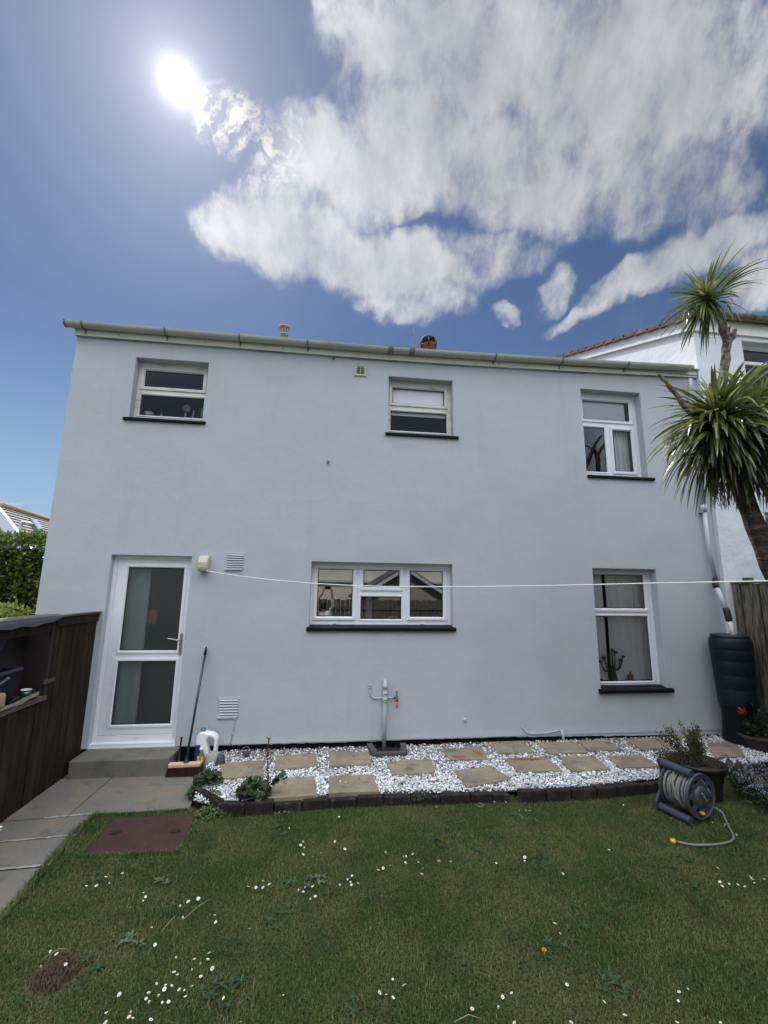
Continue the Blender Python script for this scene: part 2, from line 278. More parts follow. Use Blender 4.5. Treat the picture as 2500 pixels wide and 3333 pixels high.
M = dict(
 wall=None,
 reveal=mat('reveal_paint', (.40, .425, .46), .7, .05, 3, bump=.002, bs=60),
 white=mat('white_plastic', (.74, .76, .80), .32, .03, 6, col2=(.62, .62, .60), c2s=9, c2lo=.58, c2hi=.8),
 old=mat('weathered_white_plastic', (.66, .66, .63), .45, .08, 6, col2=(.42, .40, .33), c2s=7, c2lo=.5, c2hi=.75, stretch=(.6, 1, 2)),
 fascia=mat('fascia_paint', (.80, .79, .72), .5, .07, 5, col2=(.42, .38, .28), c2s=5, c2lo=.52, c2hi=.85, stretch=(.7, 1, 2.5)),
 gutter=mat('gutter_plastic', (.46, .47, .43), .45, .08, 6, col2=(.26, .28, .22), c2s=3, c2lo=.5, c2hi=.8, stretch=(.5, 1, 1)),
 gutdark=mat('gutter_bracket', (.17, .18, .165), .55, .1, 20),
 black=mat('black_sill_paint', (.006, .0065, .009), .5, .2, 20, bump=.001, bs=30, spec=.12),
 plinth=mat('black_bitumen', (.004, .0045, .006), .8, .2, 10, bump=.002, bs=40, spec=.1),
 gasket=mat('rubber', (.008, .008, .010), .6),
 frost=None, glass=glassmat('window_glass', (.82, .86, .86), 0, 6.0), glassdark=glassmat('double_glazing', (1, 1, 1), 0, 1.1),
 room=mat('room_wall', (.30, .30, .30), .9, .05), roomfloor=mat('room_floor', (.12, .09, .07), .8, .1),
 blind=mat('roller_blind', (.76, .79, .82), .9, .03, 5), curtain=mat('curtain_cloth', (.94, .97, 1.0), .9, .03, 6),
 tile=mat('roof_tile', (.16, .12, .10), .85, .25, 9, col2=(.22, .17, .09), c2s=5, bump=.004, bs=50),
 step=mat('concrete_step', (.15, .142, .122), .85, .12, 5, col2=(.10, .097, .083), c2s=4, bump=.003, bs=90),
 wood_dark=mat('dark_stained_timber', (.018, .0105, .0070), .75, .35, 2, spec=.2, col2=(.034, .026, .015), c2s=2.2, stretch=(9, 9, .9), bump=.004, bs=9, isl=.25),
 wood_grey=mat('weathered_fence_timber', (.165, .150, .125), .85, .2, 2, spec=.2, col2=(.060, .053, .045), c2s=5, c2lo=.42, c2hi=.62, stretch=(8, 8, .8), bump=.006, bs=9, isl=.22),
 felt=mat('roofing_felt', (.075, .077, .085), .85, .15, 12, bump=.002, bs=100),
 slab=mat('sandstone_slab', (.235, .196, .132), .85, .16, 9, col3=(.115, .098, .070), c3s=6, c3lo=.56, c3hi=.72, col2=(.150, .132, .102), c2s=3.5, c2lo=.4, c2hi=.7, bump=.002, bs=60, bump2=.006, bs2=9, isl=.10),
 rust=mat('rust_stain', (.22, .085, .03), .85, .2, 20),
 brick=mat('dark_edging_brick', (.018, .0135, .013), .8, .35, 15, spec=.2, col2=(.040, .032, .030), c2s=12, bump=.004, bs=70, isl=.25),
 iron=mat('rusty_iron', (.050, .029, .024), .8, .2, 6, spec=.2, col2=(.09, .05, .037), c2s=40, c2lo=.55, c2hi=.75, bump=.003, bs=110),
 dark=mat('dark_hole', (.008, .006, .005), .9),
 green_pl=mat('green_tube', (.012, .045, .042), .35), pinewood=mat('pine', (.52, .42, .27), .6, .1, 8, stretch=(1, 8, 8)),
 bristle=mat('bristle', (.035, .012, .008), .8, .4, 60, stretch=(1, 1, .1)),
 wplas=mat('jug_plastic', (.80, .81, .83), .35), bplas=mat('blue_cap', (.03, .16, .30), .4), navy=mat('navy_label', (.02, .03, .14), .5),
 blackpl=mat('black_plastic', (.006, .0065, .010), .45, spec=.2), blackcrate=mat('crate_plastic', (.008, .009, .016), .5, .2, 20, spec=.2),
 pipe=mat('pipe_paint', (.44, .47, .505), .5, .04, 8), brass=mat('tarnished_brass', (.10, .11, .09), .4, .2, 40, metal=.6), orange=mat('orange_plastic', (.55, .22, .03), .4),
 cream=mat('cream_plastic', (.47, .46, .33), .45, .06, 20), galv=mat('galvanised_cowl', (.42, .43, .40), .5, .1, 20), terrac=mat('terracotta', (.17, .055, .032), .8, .15, 20),
 metal=mat('steel', (.35, .36, .38), .3, metal=.9), stone=mat('granite_stone', (.30, .29, .27), .8, .3, 40, bump=.003, bs=50), slate=mat('dark_stone', (.05, .052, .055), .8, .3, 30),
 conc=mat('kerb_concrete', (.062, .062, .057), .9, .2, 12, bump=.004, bs=60), butt=mat('water_butt_plastic', (.005, .011, .017), .5, spec=.3, var=.15, vs=8, bump=.0008, bs=200) if 1 else mat('water_butt_plastic', (.012, .022, .032), .42, .15, 8, bump=.0008, bs=200),
 pot=mat('glazed_pot', (.014, .010, .009), .5, .35, 10), soil=mat('soil', (.03, .022, .015), .95, .4, 40, bump=.01, bs=40),
 tpot=mat('terracotta_pot', (.035, .025, .02), .8, .2, 8), reel=mat('slate_blue_plastic', (.045, .052, .082), .45, .06, 10), reeldisc=mat('reel_disc_plastic', (.050, .056, .068), .45, .1, 10),
 hose=mat('grey_hose', (.17, .17, .158), .45, .08, 30), yellow=mat('yellow_connector', (.62, .33, .03), .4),
 neigh=mat('white_render', (.66, .70, .74), .8, .04, 1.2, bump=.003, bs=40, bump2=.03, bs2=2.2, col3=(.50, .47, .40), c3s=1.1, c3lo=.62, c3hi=.85),
 line=mat('washing_line', (.80, .80, .76), .5), bark=mat('palm_bark', (.055, .040, .028), .9, .35, 14, spec=.2, col2=(.13, .105, .075), c2s=9, stretch=(1, 1, 2.4), bump=.012, bs=34, bump2=.02, bs2=16),
 barkpale=mat('pale_palm_bark', (.20, .165, .12), .9, .4, 18, col2=(.07, .052, .036), c2s=22, c2lo=.42, c2hi=.6, bump=.008, bs=40),
 frond=mat('palm_leaf', (.098, .130, .044), .26, .3, 8, isl=.65, trans=.46, spec=1.0, col2=(.17, .175, .05), c2s=3),
 frondold=mat('dead_palm_leaf', (.10, .085, .05), .7, .2, 10, isl=.4, trans=.2),
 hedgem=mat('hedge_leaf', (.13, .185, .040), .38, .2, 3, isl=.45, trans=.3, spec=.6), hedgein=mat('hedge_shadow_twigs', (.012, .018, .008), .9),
 shrub=mat('yellow_shrub_leaf', (.20, .24, .04), .5, isl=.3, trans=.3),
 leafg=mat('geranium_leaf', (.030, .055, .017), .55, .15, 30, isl=.4, trans=.2), stem=mat('stem', (.05, .04, .022), .8), dry=mat('dry_foliage', (.085, .075, .028), .8, .2, 20, isl=.5, trans=.2),
 red=mat('red_petal', (.16, .008, .012), .5, isl=.2), bluef=mat('blue_petal', (.18, .21, .30), .6, isl=.25), petal=mat('daisy_petal', (.74, .75, .72), .6, trans=.1), dyel=mat('daisy_centre', (.62, .42, .04), .6),
 rooft=mat('far_roof_tile', (.24, .215, .19), .8, .12, 4, col2=(.28, .22, .13), c2s=1.2, c2lo=.5, c2hi=.75), pale=mat('far_render', (.38, .36, .30), .8, .05),
 soffit=mat('white_board', (.62, .66, .70), .5), lampm=mat('lamp_metal', (.48, .50, .52), .45), skyl=mat('rooflight_glass', (.40, .50, .62), .15, spec=1.0),
 darkroof=mat('dark_slate_roof', (.055, .055, .06), .8, .2, 5), drift=mat('driftwood', (.20, .155, .115), .8, .25, 12, stretch=(1, 6, 6)), log=mat('log_end', (.32, .23, .13), .8, .3, 20),
 enamel=mat('teal_enamel', (.010, .05, .06), .12, spec=.8, coat=.5), greydisc=mat('grey_disc', (.06, .065, .09), .5), rustlatch=mat('rusty_latch', (.075, .05, .04), .7, .2, 40),
 skin=mat('skin', (.48, .27, .19), .5), hair=mat('dark_hair', (.03, .018, .012), .6), shirt=mat('white_shirt', (.70, .70, .72), .8), jeans=mat('denim', (.05, .07, .12), .8),
 redbag=mat('red_towel', (.55, .06, .05), .8))
def wallmat():
    m = bpy.data.materials.new('wall_paint'); m.use_nodes = True; nt = m.node_tree; N = NB(nt); b = nt.nodes['Principled BSDF']
    g = N.n('ShaderNodeNewGeometry'); p = g.outputs['Position']; sp_ = N.n('ShaderNodeSeparateXYZ'); N.put(sp_.inputs[0], p); z = sp_.outputs[2]
    c = N.mix(N.mr(N.noise(p, 1.1, 5, .6), .38, .62), (.446, .482, .515, 1), (.424, .457, .488, 1))
    c = N.mix(N.mr(N.noise(N.mapping(p, sc=(7, 1, .45)), 1.0, 5, .65),   .54, .74, 0, .28), c, (.378, .398, .415, 1))      # faint run marks
    c = N.mix(N.mr(N.noise(N.vm('ADD', p, (3, 0, 8)), 2.6, 4, .6), .60, .74, 0, .4), c, (.45, .49, .535, 1))            # touched-up patches
    lo = N.mr(N.math('ADD', z, N.math('MULTIPLY', N.noise(p, 5, 4, .6), .22)), .34, .40, .55, 0)
    c = N.mix(lo, c, (.50, .535, .59, 1))                                                                            # fresher paint along the foot
    sp2 = N.mr(N.noise(N.mapping(p, sc=(1, 1, 1.6)), 26, 3, .7), .66, .72, 0, .35); dz = N.mr(z, .2, .75, 1, 0)
    c = N.mix(N.math('MULTIPLY', sp2, dz), c, (.27, .27, .25, 1))                                                    # splash specks
    N.put(b.inputs['Base Color'], c); b.inputs['Roughness'].default_value = .72; b.inputs['Specular IOR Level'].default_value = .3
    h = N.math('ADD', N.math('MULTIPLY', N.noise(p, 150, 4, .65), .0010), N.math('ADD', N.math('MULTIPLY', N.noise(p, 3, 3, .6), .007), N.math('MULTIPLY', N.noise(N.mapping(p, sc=(1, 1, 2.2)), 16, 3, .6), .0009)))
    bp = N.n('ShaderNodeBump'); bp.inputs['Distance'].default_value = 1; N.put(bp.inputs['Height'], h); nt.links.new(bp.outputs[0], b.inputs['Normal']); return m
M['wall'] = wallmat()
def frostmat():
    m = bpy.data.materials.new('obscure_glass'); m.use_nodes = True; nt = m.node_tree; nt.nodes.clear(); N = NB(nt)
    rf = N.n('ShaderNodeBsdfRefraction'); rf.inputs['Color'].default_value = (.78, .85, .83, 1); rf.inputs['Roughness'].default_value = .28; rf.inputs['IOR'].default_value = 1.02
    gl = N.n('ShaderNodeBsdfGlossy'); gl.inputs['Roughness'].default_value = .12
    fr = N.n('ShaderNodeFresnel'); fr.inputs[0].default_value = 1.5
    g = N.n('ShaderNodeNewGeometry'); b = N.n('ShaderNodeBump'); b.inputs['Distance'].default_value = .004; N.put(b.inputs['Height'], N.noise(g.outputs['Position'], 90, 2, .5))
    for q in (rf, gl): nt.links.new(b.outputs[0], q.inputs['Normal'])
    mx = N.n('ShaderNodeMixShader'); N.put(mx.inputs[0], N.math('MULTIPLY', fr.outputs[0], 1.2, clamp=True)); nt.links.new(rf.outputs[0], mx.inputs[1]); nt.links.new(gl.outputs[0], mx.inputs[2])
    tr_ = N.n('ShaderNodeBsdfTransparent'); tr_.inputs[0].default_value = (.75, .8, .8, 1); m2 = N.n('ShaderNodeMixShader'); m2.inputs[0].default_value = .20
    df = N.n('ShaderNodeBsdfDiffuse'); df.inputs[0].default_value = (.30, .36, .345, 1); m3 = N.n('ShaderNodeMixShader'); m3.inputs[0].default_value = .13
    nt.links.new(mx.outputs[0], m3.inputs[1]); nt.links.new(df.outputs[0], m3.inputs[2])
    nt.links.new(m3.outputs[0], m2.inputs[1]); nt.links.new(tr_.outputs[0], m2.inputs[2])
    o = N.n('ShaderNodeOutputMaterial'); nt.links.new(m2.outputs[0], o.inputs[0]); return m
M['frost'] = frostmat()
def groundmat():
    m = bpy.data.materials.new('lawn_soil'); m.use_nodes = True; nt = m.node_tree; N = NB(nt); b = nt.nodes['Principled BSDF']
    g = N.n('ShaderNodeNewGeometry'); p = g.outputs['Position']
    c = N.mix(N.mr(N.noise(p, 1.3, 4, .6), .40, .62), (.036, .052, .016, 1), (.080, .076, .034, 1))
    c = N.mix(N.mr(N.noise(p, 60, 3, .6), .4, .65), c, (.014, .017, .008, 1))
    N.put(b.inputs['Base Color'], c); b.inputs['Roughness'].default_value = .95; b.inputs['Specular IOR Level'].default_value = .1
    return m
def grassmat():
    m = bpy.data.materials.new('grass_blade'); m.use_nodes = True; nt = m.node_tree; N = NB(nt); b = nt.nodes['Principled BSDF']
    g = N.n('ShaderNodeNewGeometry'); p = g.outputs['Position']; R_ = g.outputs['Random Per Island']
    base = N.mix(N.mr(N.noise(p, 2.1, 5, .65), .42, .58), (.062, .116, .028, 1), (.140, .156, .054, 1))
    base = N.mix(N.mr(N.noise(N.vm('ADD', p, (5, 3, 0)), 3.7, 3, .6), .52, .72), base, (.042, .088, .028, 1))
    base = N.mix(N.mr(R_, .94, .97), base, (.17, .155, .085, 1))
    c = N.vm('SCALE', base, N.mr(R_, 0, 1, .65, 1.4, 'LINEAR'))
    N.put(b.inputs['Base Color'], c); b.inputs['Roughness'].default_value = .5; b.inputs['Specular IOR Level'].default_value = .35
    t = N.n('ShaderNodeBsdfTranslucent'); N.put(t.inputs[0], c); mx = N.n('ShaderNodeMixShader'); mx.inputs[0].default_value = .25
    nt.links.new(b.outputs[0], mx.inputs[1]); nt.links.new(t.outputs[0], mx.inputs[2]); nt.links.new(mx.outputs[0], nt.nodes['Material Output'].inputs[0]); return m
def stonemat():
    m = bpy.data.materials.new('marble_chippings'); m.use_nodes = True; nt = m.node_tree; N = NB(nt); b = nt.nodes['Principled BSDF']
    g = N.n('ShaderNodeNewGeometry'); p = g.outputs['Position']; R_ = g.outputs['Random Per Island']; sp_ = N.n('ShaderNodeSeparateXYZ'); N.put(sp_.inputs[0], p)
    # dirtier, greyer pebbles along the wall side, clean white chippings out towards the lawn
    q = N.math('ADD', N.math('MULTIPLY', N.noise(p, 1.8, 3, .6), .7), N.math('MULTIPLY', N.math('SUBTRACT', sp_.outputs[1], 4.9), .45))
    thr = N.mr(q, .22, .62, .05, .66, 'LINEAR')
    c = N.mix(N.math('LESS_THAN', R_, thr), (.80, .82, .84, 1), (.30, .27, .225, 1))
    c = N.mix(N.mr(N.noise(p, 5, 4, .6), .56, .72, 0, .55), c, (.13, .115, .09, 1))
    c = N.vm('SCALE', c, N.mr(N.math('FRACT', N.math('MULTIPLY', R_, 37.0)), 0, 1, .55, 1.12, 'LINEAR'))
    N.put(b.inputs['Base Color'], c); b.inputs['Roughness'].default_value = .6; return m
def pathmat():
    m = bpy.data.materials.new('path_concrete'); m.use_nodes = True; nt = m.node_tree; N = NB(nt); b = nt.nodes['Principled BSDF']
    g = N.n('ShaderNodeNewGeometry'); p = g.outputs['Position']
    c = N.mix(N.mr(N.noise(p, 2.4, 5, .65), .40, .66), (.136, .133, .120, 1), (.185, .152, .108, 1))
    c = N.mix(N.mr(N.noise(N.vm('ADD', p, (9, 2, 0)), 5, 4, .65), .54, .72), c, (.095, .088, .068, 1))
    c = N.mix(N.mr(N.noise(p, 180, 2, .6), .52, .7), c, (.24, .23, .20, 1))
    N.put(b.inputs['Base Color'], c); b.inputs['Roughness'].default_value = .9
    bp = N.n('ShaderNodeBump'); bp.inputs['Distance'].default_value = 1; N.put(bp.inputs['Height'], N.math('MULTIPLY', N.noise(p, 120, 4, .7), .004)); nt.links.new(bp.outputs[0], b.inputs['Normal']); return m
M['ground'] = groundmat(); M['grass'] = grassmat(); M['chip'] = stonemat(); M['path'] = pathmat()

# ================================================================== SETTING: ground, path
g = MB(); g.add([(-300, -300, -.03), (300, -300, -.03), (300, 300, -.03), (-300, 300, -.03)], [(0, 1, 2, 3)])
tag(g.build('ground', M['ground']), kind='structure')
def in_poly(px, py, poly):
    ins = np.zeros(len(px), bool); n = len(poly)
    for i in range(n):
        x1, y1 = poly[i]; x2, y2 = poly[(i+1) % n]
        c = ((y1 > py) != (y2 > py)); xi = (x2-x1)*(py-y1)/((y2-y1) if y2 != y1 else 1e-9)+x1
        ins ^= c & (px < xi)
    return ins
LAWN = [(-1.89, 4.40), (-1.92, 4.1), (-1.86, 3.6), (-1.80, 3.0), (-1.77, 1.2), (-1.7, -4.6), (7.4, -4.6), (7.4, 3.0), (4.6, 3.55), (4.2, 4.0), (3.5, 4.40), (2.6, 4.30), (1.8, 4.29), (1.2, 4.32), (0.4, 4.36), (-.4, 4.32), (-.8, 4.27), (-1.06, 4.33), (-1.14, 4.42)]
MH = [(-1.72, 4.30), (-1.055, 4.285), (-1.04, 3.765), (-1.70, 3.785)]
lb = MB(); lb.add([(x, y, 0) for x, y in LAWN], [tuple(range(len(LAWN)-1, -1, -1))])
tag(lb.build('lawn', M['ground'], recalc=False), kind='structure')
if bpy.data.objects['lawn'].data.polygons[0].normal.z < 0: bpy.data.objects['lawn'].data.flip_normals()

pm = MB()
def pslab(pts, z=.012):
    pm.prism([(x, y, -.05) for x, y in pts], (0, 0, .05+z))
e = .008
pslab([(-2.62, 5.46), (-2.125, 5.46), (-2.13, 4.375), (-2.62, 4.33)], .014)
pslab([(-2.11, 5.46), (-1.20, 5.46), (-1.22, 4.90), (-2.12, 4.93)], .010)
pslab([(-2.12, 4.915), (-1.22, 4.885), (-1.145, 4.41), (-1.60, 4.385), (-1.91, 4.39), (-2.12, 4.38)], .013)
pslab([(-2.62, 4.315), (-2.12, 4.36), (-1.915, 4.375), (-1.90, 4.06), (-2.20, 4.03), (-2.62, 4.0)], .010)
pslab([(-2.62, 3.985), (-2.20, 4.015), (-1.905, 4.045), (-1.865, 3.69), (-2.62, 3.64)], .013)
pslab([(-2.62, 3.615), (-1.865, 3.66), (-1.80, 2.6), (-2.62, 2.6)], .011)
pslab([(-2.62, 2.58), (-1.80, 2.58), (-1.78, 1.2), (-2.62, 1.2)], .012)
pslab([(-2.62, 1.18), (-1.78, 1.18), (-1.71, -4.6), (-2.62, -4.6)], .011)
tag(pm.build('path', M['path'], bevel=.006), kind='structure')
mo = MB(); mo.add([(-2.62, -4.6, .003), (-1.76, -4.6, .003), (-1.86, 3.6, .003), (-1.92, 4.38, .003), (-1.15, 4.40, .003), (-1.2, 5.46, .003), (-2.62, 5.46, .003)], [(0, 1, 2, 3, 4, 5, 6)])
mo2 = MB(); prev = None
for (xa, ya, xb, yb) in ((-2.62, 3.628, -1.865, 3.675), (-2.62, 3.993, -1.90, 4.052), (-2.3, 4.345, -1.92, 4.383)):   # pale mortar smeared along some joints
    for k in range(26):
        t = k/26; x = xa+(xb-xa)*t; y = ya+(yb-ya)*t; ww = random.uniform(.006, .014)
        mo2.add([(x, y-ww, .0145), (x+(xb-xa)/25, y-ww*random.uniform(.6, 1.3), .0147), (x+(xb-xa)/25, y+ww*random.uniform(.5, 1.3), .0147), (x, y+ww, .0145)], [(0, 1, 2, 3)])
jm = mat('dark_joint', (.035, .032, .026), .95, .2, 30); mm = mat('pale_mortar', (.30, .30, .27), .9, .25, 30)
tag(mo.build('path_joints', jm), kind='structure'); tag(mo2.build('path_mortar', mm), kind='structure')

# manhole cover
mh = empty('manhole_cover', (-1.38, 4.03, 0), 'rusty brown rectangular manhole cover set in the lawn beside the path', 'manhole cover')
b = MB(); b.prism([(x, y, -.02) for x, y in MH], (0, 0, .032)); b.build('cover_plate', M['iron'], mh, bevel=.004)
for (cx, cy_) in ((-1.61, 4.05), (-1.15, 4.03)):
    b = MB(); n = 20
    pts = [(cx+.042*math.cos(2*math.pi*k/n)+.010*math.sin(2*math.pi*k/n), cy_+.030*math.sin(2*math.pi*k/n), .0125) for k in range(n)]
    b.prism(pts, (0, 0, .0035)); b.build('keyhole', M['dark'], mh)

# ================================================================== HOUSE
hs_ = empty('house', (0, 5.45, 0), 'pale grey rendered two storey house with five white windows and a glazed back door', 'house')
OP = dict(ul=(-2.54, 4.02, -1.65, 4.83), um=(.73, 4.02, 1.63, 4.83), ur=(3.55, 3.57, 4.49, 4.86), lm=(-.21, 1.485, 1.59, 2.27), lr=(3.54, .72, 4.47, 2.26), door=(-2.54, .19, -1.64, 2.30))
XL, XR, ZB, ZT, YW = -3.27, 5.47, .185, 5.24, 5.45
def holed(mb, x0, z0, x1, z1, holes, yf, sub=None):
    xs = sorted({x0, x1, *[h[0] for h in holes], *[h[2] for h in holes]}); zs = sorted({z0, z1, *[h[1] for h in holes], *[h[3] for h in holes]})
    for i in range(len(xs)-1):
        for j in range(len(zs)-1):
            cx, cz = (xs[i]+xs[i+1])/2, (zs[j]+zs[j+1])/2
            if any(h[0] < cx < h[2] and h[1] < cz < h[3] for h in holes): continue
            mb.add([(xs[i], yf, zs[j]), (xs[i+1], yf, zs[j]), (xs[i+1], yf, zs[j+1]), (xs[i], yf, zs[j+1])], [(0, 1, 2, 3)])
r_ = .010; wl = MB()
holed(wl, XL, ZB, XR, ZT, [(h[0]-r_, (h[1]-r_ if k != 'door' else ZB), h[2]+r_, h[3]+r_) for k, h in OP.items()], YW)
for k, h in OP.items(): wl.ring(h[0], h[1], h[2], h[3], [(-r_, YW), (-r_*.4, YW+.0015), (-.002, YW+r_*.6), (0, YW+.02), (0, YW+.30)])
wl.add([(XL, YW, ZB), (XL, 11.5, ZB), (XL, 11.5, ZT), (XL, 8.5, ZT+1.25), (XL, YW, ZT)], [(0, 1, 2, 3, 4)])
wl.add([(XR, YW, ZB), (XR, 11.5, ZB), (XR, 11.5, ZT), (XR, 8.5, ZT+1.25), (XR, YW, ZT)], [(4, 3, 2, 1, 0)])
wl.add([(XL, 11.5, ZB), (XR, 11.5, ZB), (XR, 11.5, ZT), (XL, 11.5, ZT)], [(3, 2, 1, 0)])
wl.build('wall', M['wall'], hs_)
b = MB(); b.box((XL+.012, YW+.014, -.02), (-2.56, 11.45, ZB)); b.box((-1.62, YW+.014, -.02), (XR, 11.45, ZB)); b.box((-2.56, YW+.32, -.02), (-1.62, 11.45, ZB)); b.build('plinth', M['plinth'], hs_)
# ragged lower edge of the paint over the black plinth
b = MB(); xs = np.arange(-1.62, 5.3, .045); up_ = []
for i, x in enumerate(xs): up_.append((x, YW+.008, ZB-.006-.012*abs(mnoise.noise(Vector((x*6, 0, 0))))-(.05*max(0, (x-2.2)/3.2))-.006*random.random()))
for i in range(len(xs)-1):
    if xs[i] > -1.62: b.add([up_[i], up_[i+1], (xs[i+1], YW+.008, ZB+.0005), (xs[i], YW+.008, ZB+.0005)], [(0, 1, 2, 3)])
b.build('paint_edge', M['wall'], hs_)
def zb(x): return 5.055+.115*max(0, (x-.3)/5.05)**1.5
xs = np.linspace(XL-.02, XR+.02, 40)
b = MB()
for i in range(len(xs)-1):
    for (y0, y1) in ((5.418, 5.45),):
        a, c = xs[i], xs[i+1]; b.add([(a, y0, zb(a)), (c, y0, zb(c)), (c, y0, zb(c)+.16), (a, y0, zb(a)+.16), (a, YW, zb(a)), (c, YW, zb(c)), (c, YW, zb(c)+.16), (a, YW, zb(a)+.16)], [(0, 1, 2, 3), (0, 4, 5, 1), (3, 2, 6, 7)])
b.add([(XL-.02, 5.418, zb(XL)), (XL-.02, 5.418, zb(XL)+.16), (XL-.02, YW, zb(XL)+.16), (XL-.02, YW, zb(XL))], [(0, 1, 2, 3)])
fas = b.build('fascia', M['fascia'], hs_)
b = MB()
for i in range(34):    # dark ragged strip under the fascia
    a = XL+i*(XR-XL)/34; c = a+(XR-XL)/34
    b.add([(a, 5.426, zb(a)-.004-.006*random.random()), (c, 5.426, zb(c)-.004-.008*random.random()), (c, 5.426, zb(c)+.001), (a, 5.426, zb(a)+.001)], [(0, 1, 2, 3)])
b.build('fascia_strip', mat('dark_fascia_strip', (.10, .10, .095), .9, .3, 30), fas)
for k in range(9):
    x = XL+.5+k*1.0+random.uniform(-.1, .1); b = MB(); b.box((x-.006, 5.414, zb(x)+.035), (x+.006, 5.419, zb(x)+.047)); b.build('nail_head', M['gutdark'], fas)
# gutter
gx = np.linspace(-3.355, 5.30, 44); b = MB(); b.cs = True; K = 10
for side, R_ in ((0, .060), (1, .055)):
    base = len(b.v)
    for x in gx:
        z0 = zb(x)+.128
        for k in range(K+1):
            an = math.pi+math.pi*k/K; b.v.append((x, 5.352+R_*math.cos(an), z0+R_*1.05*math.sin(an)))
    for i in range(len(gx)-1):
        for k in range(K): a = base+i*(K+1)+k; b.f.append((a, a+1, a+K+2, a+K+1)); b.m.append(0); b.sm.append(True)
gut = b.build('gutter', M['gutter'], hs_, recalc=False)
def collar(x, wdt, R_, name, mt, par):
    b = MB(); vs = []; z0 = zb(x)+.128
    for xx in (x-wdt/2, x+wdt/2):
        for rr in (R_, .060):
            for k in range(K+1): an = math.pi+math.pi*k/K; vs.append((xx, 5.352+rr*math.cos(an), z0+rr*1.05*math.sin(an)+.002))
    n = K+1; fs = []
    for k in range(K): fs += [(k, k+1, 2*n+k+1, 2*n+k), (k, k+1, n+k+1, n+k), (2*n+k, 2*n+k+1, 3*n+k+1, 3*n+k)]
    b.add(vs, fs); return b.build(name, mt, par)
b = MB(); z0 = zb(-3.355)+.128; pts = [(-3.37, 5.352+.064*math.cos(math.pi+math.pi*k/K), z0+.068*math.sin(math.pi+math.pi*k/K)+.002) for k in range(K+1)]; b.prism(pts, (.022, 0, 0)); b.build('end_cap', M['gutdark'], gut)
for x in (-3.16, -2.18, -1.26, -.38, 2.22, 3.22, 4.24):
    o = collar(x, .022, .066, 'gutter_bracket', M['gutdark'], gut)
    b = MB(); b.prism([(x-.009, 5.417, zb(x)+.085), (x-.009, 5.35, zb(x)+.06), (x-.009, 5.405, zb(x)+.062), (x-.009, 5.417, zb(x)+.02)], (.018, 0, 0)); b.build('bracket_arm', M['gutdark'], gut)
for x in (.735, 1.03): collar(x, .075, .068, 'gutter_union', mat('mossy_union', (.20, .20, .165), .7, .3, 30), gut)
# roof
b = MB(); b.add([(XL-.06, 5.37, 5.20), (XR, 5.37, 5.28), (XR, 8.6, 6.62), (XL-.06, 8.6, 6.56)], [(0, 1, 2, 3)]); b.add([(XL-.06, 8.6, 6.56), (XR, 8.6, 6.62), (XR, 11.7, 5.2), (XL-.06, 11.7, 5.2)], [(0, 1, 2, 3)])
b.add([(XL-.06, 5.40, 5.14), (XR, 5.40, 5.20), (XR, 8.6, 6.52), (XL-.06, 8.6, 6.46)], [(3, 2, 1, 0)])
rf = b.build('roof', M['tile'], hs_)
# windows -----------------------------------------------------------
YF = 5.578
def window(h, panes, sill=None, opener=(), vent=(), frame_m='white', name='window', par=None, gl='glassdark'):
    fr = MB(); x0, z0, x1, z1 = h
    holed(fr, x0+.012, z0+.012, x1-.012, z1-.012, panes, YF)
    fr.ring(x0, z0, x1, z1, [(-.002, YF+.05), (-.002, YF-.008), (.010, YF-.008), (.014, YF)])
    f = fr.build(name, M[frame_m], par or hs_)
    for i, p in enumerate(panes):
        b = MB(); o_ = .042 if i in opener else .020
        b.ring(*p, [(-o_, YF+.001), (-o_, YF-(.014 if i in opener else .005)), (-.013, YF-(.016 if i in opener else .007)), (-.004, YF-.002), (0, YF+.014)])
        b.build('sash' if i in opener else 'bead', M[frame_m], f)
        b = MB(); b.ring(*p, [(-.001, YF+.0135), (.010, YF+.0145)]); b.build('gasket', M['gasket'], f)
        b = MB(); b.add([(p[0]-.004, YF+.016, p[1]-.004), (p[2]+.004, YF+.016, p[1]-.004), (p[2]+.004, YF+.016, p[3]+.004), (p[0]-.004, YF+.016, p[3]+.004)], [(0, 1, 2, 3)]); b.build('pane', M[gl], f)
    if sill:
        sx0, sx1, th, yo = sill; b = MB(); zt = z0
        prof = [(YF, zt+.018), (YW-yo+.006, zt-.006), (YW-yo, zt-.012), (YW-yo, zt-th), (YW+.01, zt-th-.004), (YF, zt-.03)]
        b.prism([(sx0, y, z) for y, z in prof], (sx1-sx0, 0, 0)); b.build('sill', M['black'], f, bevel=.003)
    for (vx, vz) in vent:
        b = MB(); b.box((vx-.022, YF-.012, vz-.006), (vx+.022, YF, vz+.006), .004); b.build('drain_cap', M['old'], f)
    return f
window(OP['ul'], [(-2.465, 4.50, -1.735, 4.725), (-2.485, 4.105, -1.70, 4.385)], (-2.60, -1.62, .042, .030), opener=(0,), frame_m='old')
window(OP['um'], [(.80, 4.505, 1.545, 4.73), (.775, 4.10, 1.575, 4.385)], (.69, 1.70, .042, .030), opener=(0,), frame_m='old')
window(OP['ur'], [(3.645, 4.455, 4.39, 4.75), (3.635, 3.655, 3.965, 4.335), (4.09, 3.68, 4.385, 4.305)], (3.56, 4.58, .045, .030), opener=(0, 2))
window(OP['lm'], [(-.13, 1.60, .315, 2.19), (.45, 1.97, .92, 2.19), (.42, 1.57, .945, 1.85), (1.055, 1.60, 1.495, 2.185)], (-.24, 1.62, .050, .035), opener=(0, 1, 3), vent=((.10, 1.515), (1.22, 1.515)), gl='glass')
